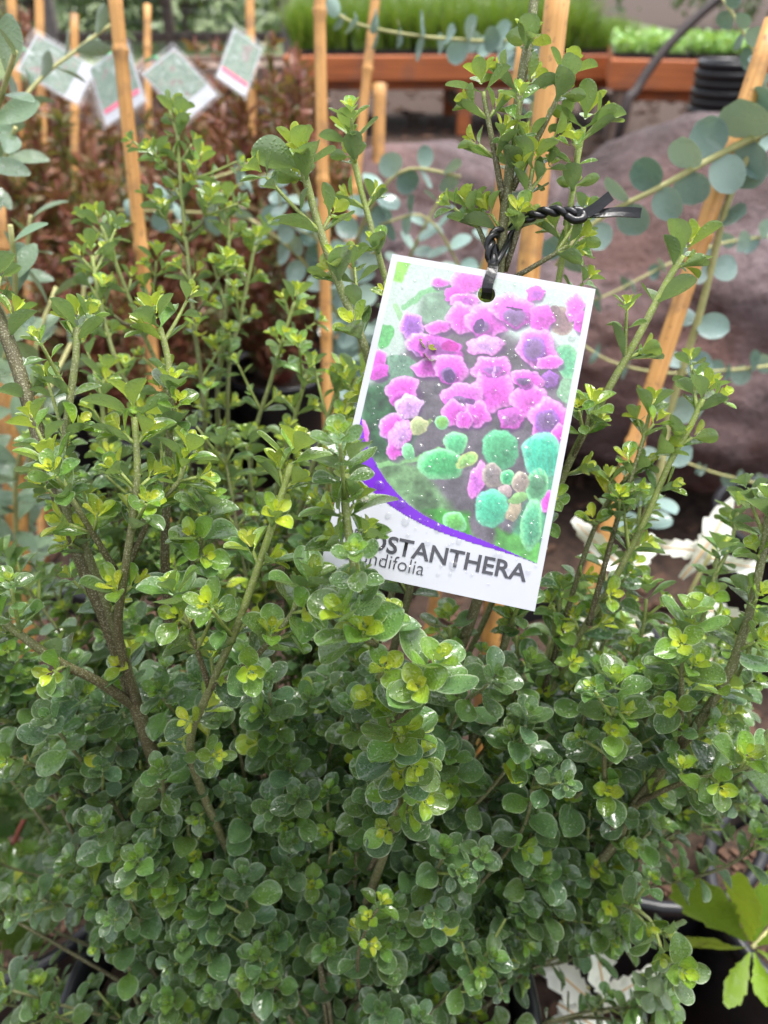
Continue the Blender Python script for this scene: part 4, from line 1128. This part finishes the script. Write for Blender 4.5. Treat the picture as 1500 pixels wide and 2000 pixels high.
polyg([(1040, 1330), (1260, 1080), (1240, 1300), (1140, 1610), (960, 1540)], (88, 160, 122), 24, tex=0.4)
polyg([(560, 1330), (790, 1340), (800, 1460), (640, 1400)], (86, 190, 74), 16, tex=0.4)
polyg([(910, 1410), (1140, 1490), (1140, 1610), (920, 1540)], (110, 200, 96), 16, tex=0.4)
polyg([(436, 100), (500, 112), (462, 210), (412, 200)], (150, 222, 92), 8)
polyg([(560, 270), (720, 230), (760, 330), (640, 400), (520, 420)], (140, 176, 150), 26)
line([(470, 340), (560, 260), (690, 225)], 13, (122, 200, 130), 0.8)
line([(430, 330), (500, 480), (560, 560)], 12, (160, 214, 150), 0.8)
line([(350, 1120), (520, 1090), (640, 1040)], 13, (150, 214, 140), 0.9)
line([(480, 960), (560, 950), (600, 900)], 10, (150, 190, 110), 0.8)
ell(380, 480, 40, 60, 20, (110, 200, 120))
ell(450, 640, 90, 70, 0, (120, 172, 140), al=0.8)
ell(1240, 400, 60, 70, 0, (150, 120, 124), (180, 160, 150))
ell(1200, 380, 40, 50, 0, (136, 112, 118))
ell(1265, 600, 56, 90, -10, (112, 200, 150), (150, 220, 170))
ell(1270, 740, 50, 60, 0, (150, 200, 160))
PK, PL, PD, LI, VI = (240, 104, 228), (252, 160, 244), (214, 84, 206), (226, 172, 240), (168, 104, 206)
TH_, DK = (136, 104, 158), (92, 62, 120)
for a in ((510, 430, 58, 74, 0, VI, LI), (560, 520, 80, 56, 0, (184, 96, 210), LI), (345, 600, 44, 54, 0, PK, PL), (352, 664, 54, 34, -20, PD, PK), (640, 210, 50, 26, 0, PK, LI),
          (780, 210, 90, 52, 10, PK, PL), (720, 270, 60, 40, 0, PD, PK), (770, 300, 78, 36, 0, (218, 110, 226), PL), (1110, 262, 44, 40, 0, (196, 96, 216), PK), (1305, 330, 44, 66, 10, PK, PL), (1335, 400, 36, 50, 0, PD, PK),
          (640, 540, 120, 66, 10, (172, 92, 182), PK), (640, 432, 70, 34, -6, PK, PL), (760, 390, 84, 72, 20, PK, PL), (880, 400, 104, 84, 0, PK, PL), (1005, 345, 112, 76, 14, PK, PL), (1140, 390, 60, 66, 0, PD, PK),
          (1010, 380, 70, 52, 14, TH_, PD), (850, 425, 48, 44, 0, TH_, PD), (865, 520, 92, 48, -4, LI, PL), (1120, 535, 96, 96, 20, PK, PL), (1110, 540, 56, 64, 10, TH_, VI), (1185, 605, 64, 36, -14, PK, PL),
          (1180, 690, 40, 40, 0, (150, 96, 176), VI), (590, 640, 76, 44, 10, PK, PL), (700, 640, 96, 68, 24, PK, PL), (685, 672, 50, 46, 0, TH_, PD), (900, 640, 96, 66, 0, PK, PL), (905, 745, 104, 104, 0, PK, PL), (900, 640, 56, 26, 0, (170, 110, 190), PK),
          (1070, 690, 78, 44, 14, PK, PL), (1080, 790, 90, 86, 0, (236, 112, 224), PL), (1050, 700, 44, 26, 0, (120, 88, 140), PD), (760, 770, 100, 62, 0, (222, 116, 220), PL), (740, 800, 70, 34, 0, (140, 106, 158), PK), (715, 860, 56, 64, 0, PK, PL), (825, 860, 66, 62, 0, PK, PL), (770, 890, 40, 46, 0, PK, PL),
          (1180, 880, 104, 96, 0, PK, PL), (1165, 890, 64, 58, 0, TH_, VI), (1230, 960, 40, 60, 0, PK, PL), (990, 880, 60, 50, 0, (190, 100, 190), PK), (465, 745, 88, 58, -30, PK, PL), (450, 790, 46, 30, -30, (180, 80, 180), PK), (495, 830, 66, 58, -20, LI, (240, 200, 250)), (425, 930, 74, 66, 0, PK, LI), (435, 1040, 46, 54, 30, PK, PL), (460, 960, 50, 70, 20, LI, PL),
          (832, 1190, 38, 96, 14, (226, 130, 236), PL), (1172, 1280, 30, 56, 16, PK, PL), (270, 960, 30, 70, 0, PK, PL)):
    ell(*a, lobes=5 if min(a[2], a[3]) > 32 and a[5] != TH_ else 2)
for a in ((838, 420, 24, 36, 20, DK), (690, 680, 28, 34, 0, DK), (1010, 340, 40, 8, 10, (90, 50, 110)), (910, 650, 6, 30, 0, LI), (790, 800, 30, 14, 0, (120, 80, 140)), (700, 525, 40, 26, 0, (196, 50, 170))): ell(*a)
TE = (150, 232, 170)
for a in ((545, 925, 46, 44, 0, (176, 190, 136), (210, 214, 160)), (660, 905, 36, 34, 0, (130, 190, 100), TE), (725, 1005, 60, 56, 0, (96, 196, 136), TE), (495, 1050, 32, 44, 0, (130, 210, 150), TE), (655, 1108, 118, 74, 8, (84, 188, 118), TE), (780, 1090, 60, 34, -30, (150, 206, 120), (200, 220, 140)),
          (940, 1032, 90, 98, 0, (84, 172, 122), (110, 200, 150)), (1148, 1060, 98, 114, -10, (76, 192, 156), (130, 226, 190)), (1122, 1210, 54, 90, 8, (96, 160, 116), TE), (905, 1160, 50, 60, 0, (150, 140, 140), (180, 170, 160)), (972, 1168, 36, 40, 0, (80, 190, 130), TE), (1040, 1190, 44, 56, 0, (170, 156, 146), (200, 190, 170)), (962, 1230, 34, 34, 0, (196, 176, 176)),
          (902, 1322, 84, 90, 0, (84, 196, 156), (120, 220, 180)), (1010, 1330, 30, 60, 20, (190, 176, 150)), (1095, 1400, 54, 130, 8, (96, 184, 140), TE), (720, 1390, 60, 50, 20, (110, 190, 96), TE), (1030, 1270, 50, 30, -20, (140, 190, 120))): ell(*a, lobes=1)
for k in range(5): line([(1090 + k * 26, 970 + k * 6), (1075 + k * 30, 1060), (1100 + k * 26, 1150)], 4, (70, 214, 186), 0.6)
img *= (1 + 0.07 * (NZ[3] - 0.5) * 2 + 0.025 * nrg.standard_normal(X.shape))[..., None]
# keep inside the picture: white beyond the curved lower edge, purple band along it
lowx = [200, 245, 320, 400, 480, 560, 640, 700, 820, 940, 1050, 1140]
lowy = [1120, 1172, 1245, 1310, 1360, 1402, 1436, 1457, 1495, 1528, 1560, 1596]
upx = [200, 268, 282, 310, 380, 440, 500, 570, 640, 720, 800, 950, 1050, 1140]
upy = [700, 885, 985, 1060, 1180, 1250, 1308, 1356, 1392, 1425, 1452, 1512, 1556, 1594]
lowv = np.interp(X, lowx, lowy); upv = np.interp(X, upx, upy)
pur = (Y > upv)
img[pur] = np.array([128, 22, 224]) * (1 + 0.10 * (NZ[2][pur][:, None] - 0.5))
keep = Y <= lowv
img = np.clip(img, 0, 255)
li = img / 255.0
li = li * 0.77
li = np.where(li <= 0.04045, li / 12.92, ((li + 0.055) / 1.055) ** 2.4)
Vp = np.array([tagp(u, v, 0.00015) for u, v in zip(uu.ravel(), vv.ravel())])
hol = np.hypot((uu - HU) * TW, (vv - HV) * TH) < HR * 1.03
ok = keep & ~hol
idx = np.arange(uu.size).reshape(uu.shape)
fm = ok[:-1, :-1] & ok[1:, :-1] & ok[:-1, 1:] & ok[1:, 1:]
j, i = np.nonzero(fm)
quads = np.stack([idx[j, i], idx[j + 1, i], idx[j + 1, i + 1], idx[j, i + 1]], axis=1)
me = bpy.data.meshes.new('flower_picture')
me.from_pydata(Vp.tolist(), [], quads.tolist())
a_ = me.attributes.new('print', 'FLOAT_COLOR', 'POINT')
a_.data.foreach_set('color', np.concatenate([li.reshape(-1, 3), np.ones((uu.size, 1))], 1).astype(np.float32).ravel())
me.polygons.foreach_set('use_smooth', [True] * len(me.polygons))
me.materials.append(MATS['print_ink'])
pic = link('flower_picture', me, card)
pic['label'] = 'printed picture of pink flowers and round green leaves'

def lettering(text, u0, u1, vbase, bold, name, vcap):
    cu = bpy.data.curves.new(name, 'FONT'); cu.body = text; cu.size = 1; cu.offset = bold; cu.resolution_u = 4
    ob = bpy.data.objects.new(name, cu); COL.objects.link(ob)
    dg = bpy.context.evaluated_depsgraph_get(); dg.update()
    m = bpy.data.meshes.new_from_object(ob.evaluated_get(dg))
    bpy.data.objects.remove(ob, do_unlink=True)
    n = len(m.vertices); co = np.zeros(n * 3); m.vertices.foreach_get('co', co); co = co.reshape(-1, 3)
    x0, x1 = co[:, 0].min(), co[:, 0].max(); y1 = co[:, 1].max()
    V = [tagp(u0 + (p[0] - x0) / (x1 - x0) * (u1 - u0), vbase - p[1] / y1 * vcap, 0.0003) for p in co]
    m.vertices.foreach_set('co', np.array(V).ravel())
    m.materials.clear(); m.materials.append(MATS['ink']); m.update()
    return link(name, m, card)
lettering('PROSTANTHERA', 0.063, 0.935, 0.922, 0.018, 'title_lettering', 0.050)
lettering('rotundifolia', 0.058, 0.474, 0.967, -0.008, 'species_lettering', 0.040)

# water drops on the tag
def dome(seed):
    r = random.Random(seed); V, F = [], []; ns, nr = 14, 4
    ax = r.uniform(0.75, 1.0); ph = r.uniform(0, 6); k2 = r.uniform(0, 0.16); k3 = r.uniform(0, 0.08)
    for i in range(nr + 1):
        fr = 1 - i / nr
        for k in range(ns):
            a = 2 * math.pi * k / ns; rr = max(0.02, fr) * (1 + k2 * math.cos(2 * a + ph) + k3 * math.cos(3 * a))
            V.append((rr * math.cos(a), rr * math.sin(a) / ax, 0.02 + 0.34 * (1 - fr ** 2.6)))
    F = [(i * ns + k, i * ns + (k + 1) % ns, (i + 1) * ns + (k + 1) % ns, (i + 1) * ns + k) for i in range(nr) for k in range(ns)]
    b = MB(); b.add(V, F); return b, b.mesh('water_drop', 'water')
DM = [dome(k) for k in range(8)]
tiny = MB()
nrm = CW @ (TR @ np.array([0, 0, -1.0])); ex = CW @ TR[:, 0]; ey = -(CW @ TR[:, 1])
F3 = np.stack([ex, ey, nrm], axis=1)
placed = []
def putdrop(u, v, r, big):
    if np.hypot((u - HU) * TW, (v - HV) * TH) < HR + r + 0.001: return
    if any(np.hypot((u - a) * TW, (v - c) * TH) < (r + q_) * 1.05 for a, c, q_ in placed): return
    placed.append((u, v, r))
    p = tagp(u, v, 0.0003); k = rng.randrange(8)
    Rz = np.array(Matrix.Rotation(rng.uniform(-.5, .5), 3, 'Z')); M = F3 @ Rz * r
    if big: link('water_drop', DM[k][1], card, Matrix([[M[i, c] for c in range(3)] + [p[i]] for i in range(3)] + [[0, 0, 0, 1]]))
    else: tiny.add(np.concatenate(DM[k][0].v) @ M.T + p, DM[k][0].f)
for k in range(80): putdrop(rng.uniform(.05, .95), rng.uniform(.05, .96) if k % 3 else rng.uniform(.35, .85), rng.choice((.0009, .0011, .0013, .0016, .0019)) * (1 if k % 9 else 1.45), True)
for k in range(300): putdrop(rng.uniform(.03, .97), rng.uniform(.03, .97), rng.uniform(.00025, .0009), False)
tiny.build('fine_droplets', 'water', card, True, kind='stuff')

# ------------------------------------------------------------------ the black tie
tie = thing('tag_tie', tuple(tagp(HU, HV)), 'black plastic tie looped round the stem and twisted off to one side', 'tie')
def ribbon(pts, wd, th, up, name, taper=None):
    pts = spline(pts, 0.0015); b = MB(); n = len(pts); T = np.gradient(pts, axis=0); V = []
    for i in range(n):
        t_ = norm(T[i]); s_ = norm(np.cross(t_, up(i / (n - 1)) if callable(up) else up)); nn = np.cross(s_, t_)
        for a, c in ((-1, -1), (0, -1.5), (1, -1), (1, 1), (0, 0.5), (-1, 1)): V.append(pts[i] + s_ * a * wd / 2 + nn * c * th / 2)
    F = [(i * 6 + k, i * 6 + (k + 1) % 6, (i + 1) * 6 + (k + 1) % 6, (i + 1) * 6 + k) for i in range(n - 1) for k in range(6)] + [(5, 4, 3, 2, 1, 0), tuple((n - 1) * 6 + k for k in range(6))]
    b.add(V, F); return b.build(name, 'tie_plastic', tie, False)
toc = norm(EYE - tagp(HU, HV))
ribbon([tagp(HU, HV, -0.004), tagp(HU, HV - 0.006, 0.0004), tagp(HU - 0.004, HV - 0.03, 0.0020), tagp(HU + 0.004, 0.0, 0.0018), P(962, 505, .3340), P(958, 480, .3345)], 0.0046, 0.0009, toc, 'hanging_strap')
ribbon([tagp(HU, HV, -0.004), tagp(HU, HV - 0.03, -0.004), tagp(HU, -0.01, -0.004), P(968, 500, .3395), P(962, 480, .3380)], 0.0040, 0.0008, toc, 'hanging_strap')
def strand(center, r, turns, ph, rad, name):
    c = spline(center, 0.0012); n = len(c); T = np.gradient(c, axis=0); pts = []
    for i in range(n):
        t_ = norm(T[i]); U, V = perp(t_); a = ph + turns * 2 * math.pi * i / (n - 1)
        pts.append(c[i] + r * (math.cos(a) * U + math.sin(a) * V))
    b = MB(); b.tube(pts, rad, 8); b.build(name, 'tie_plastic', tie)
wrap = [P(966, 520, .3335), P(956, 490, .3345), P(962, 462, .3365), P(985, 447, .3420), P(1008, 440, .3450), P(1018, 432, .3400), P(1050, 418, .3340), P(1085, 412, .3330), P(1125, 418, .3330)]
strand(wrap, 0.00125, 5.5, 0.0, 0.0014, 'twisted_strand')
strand(wrap, 0.00125, 5.5, math.pi, 0.0014, 'twisted_strand')
loop2 = [P(966, 520, .3335), P(978, 500, .3350), P(990, 478, .3385), P(998, 458, .3420), P(1018, 432, .3400)]
b = MB(); b.tube(spline(loop2, 0.002), 0.0014, 8); b.build('loop_strand', 'tie_plastic', tie)
b = MB(); bmk = spline([P(1105, 420, .3325), P(1122, 430, .3320), P(1140, 426, .3320), P(1135, 412, .3330), P(1118, 410, .3335)], 0.001); b.tube(bmk, 0.0018, 8); b.build('knot', 'tie_plastic', tie)
ribbon([P(1128, 424, .3320), P(1160, 408, .3310), P(1193, 382, .3300)], 0.0044, 0.0008, norm(toc + np.array([0.2, 0, 0.1])), 'loose_end')
ribbon([P(1128, 420, .3330), P(1170, 417, .3325), P(1210, 414, .3310), P(1252, 416, .3300)], 0.0042, 0.0008, lambda f: norm(toc * (0.3 + 0.7 * f) + np.array([0, 0, 1.0]) * (1 - f)), 'loose_end')
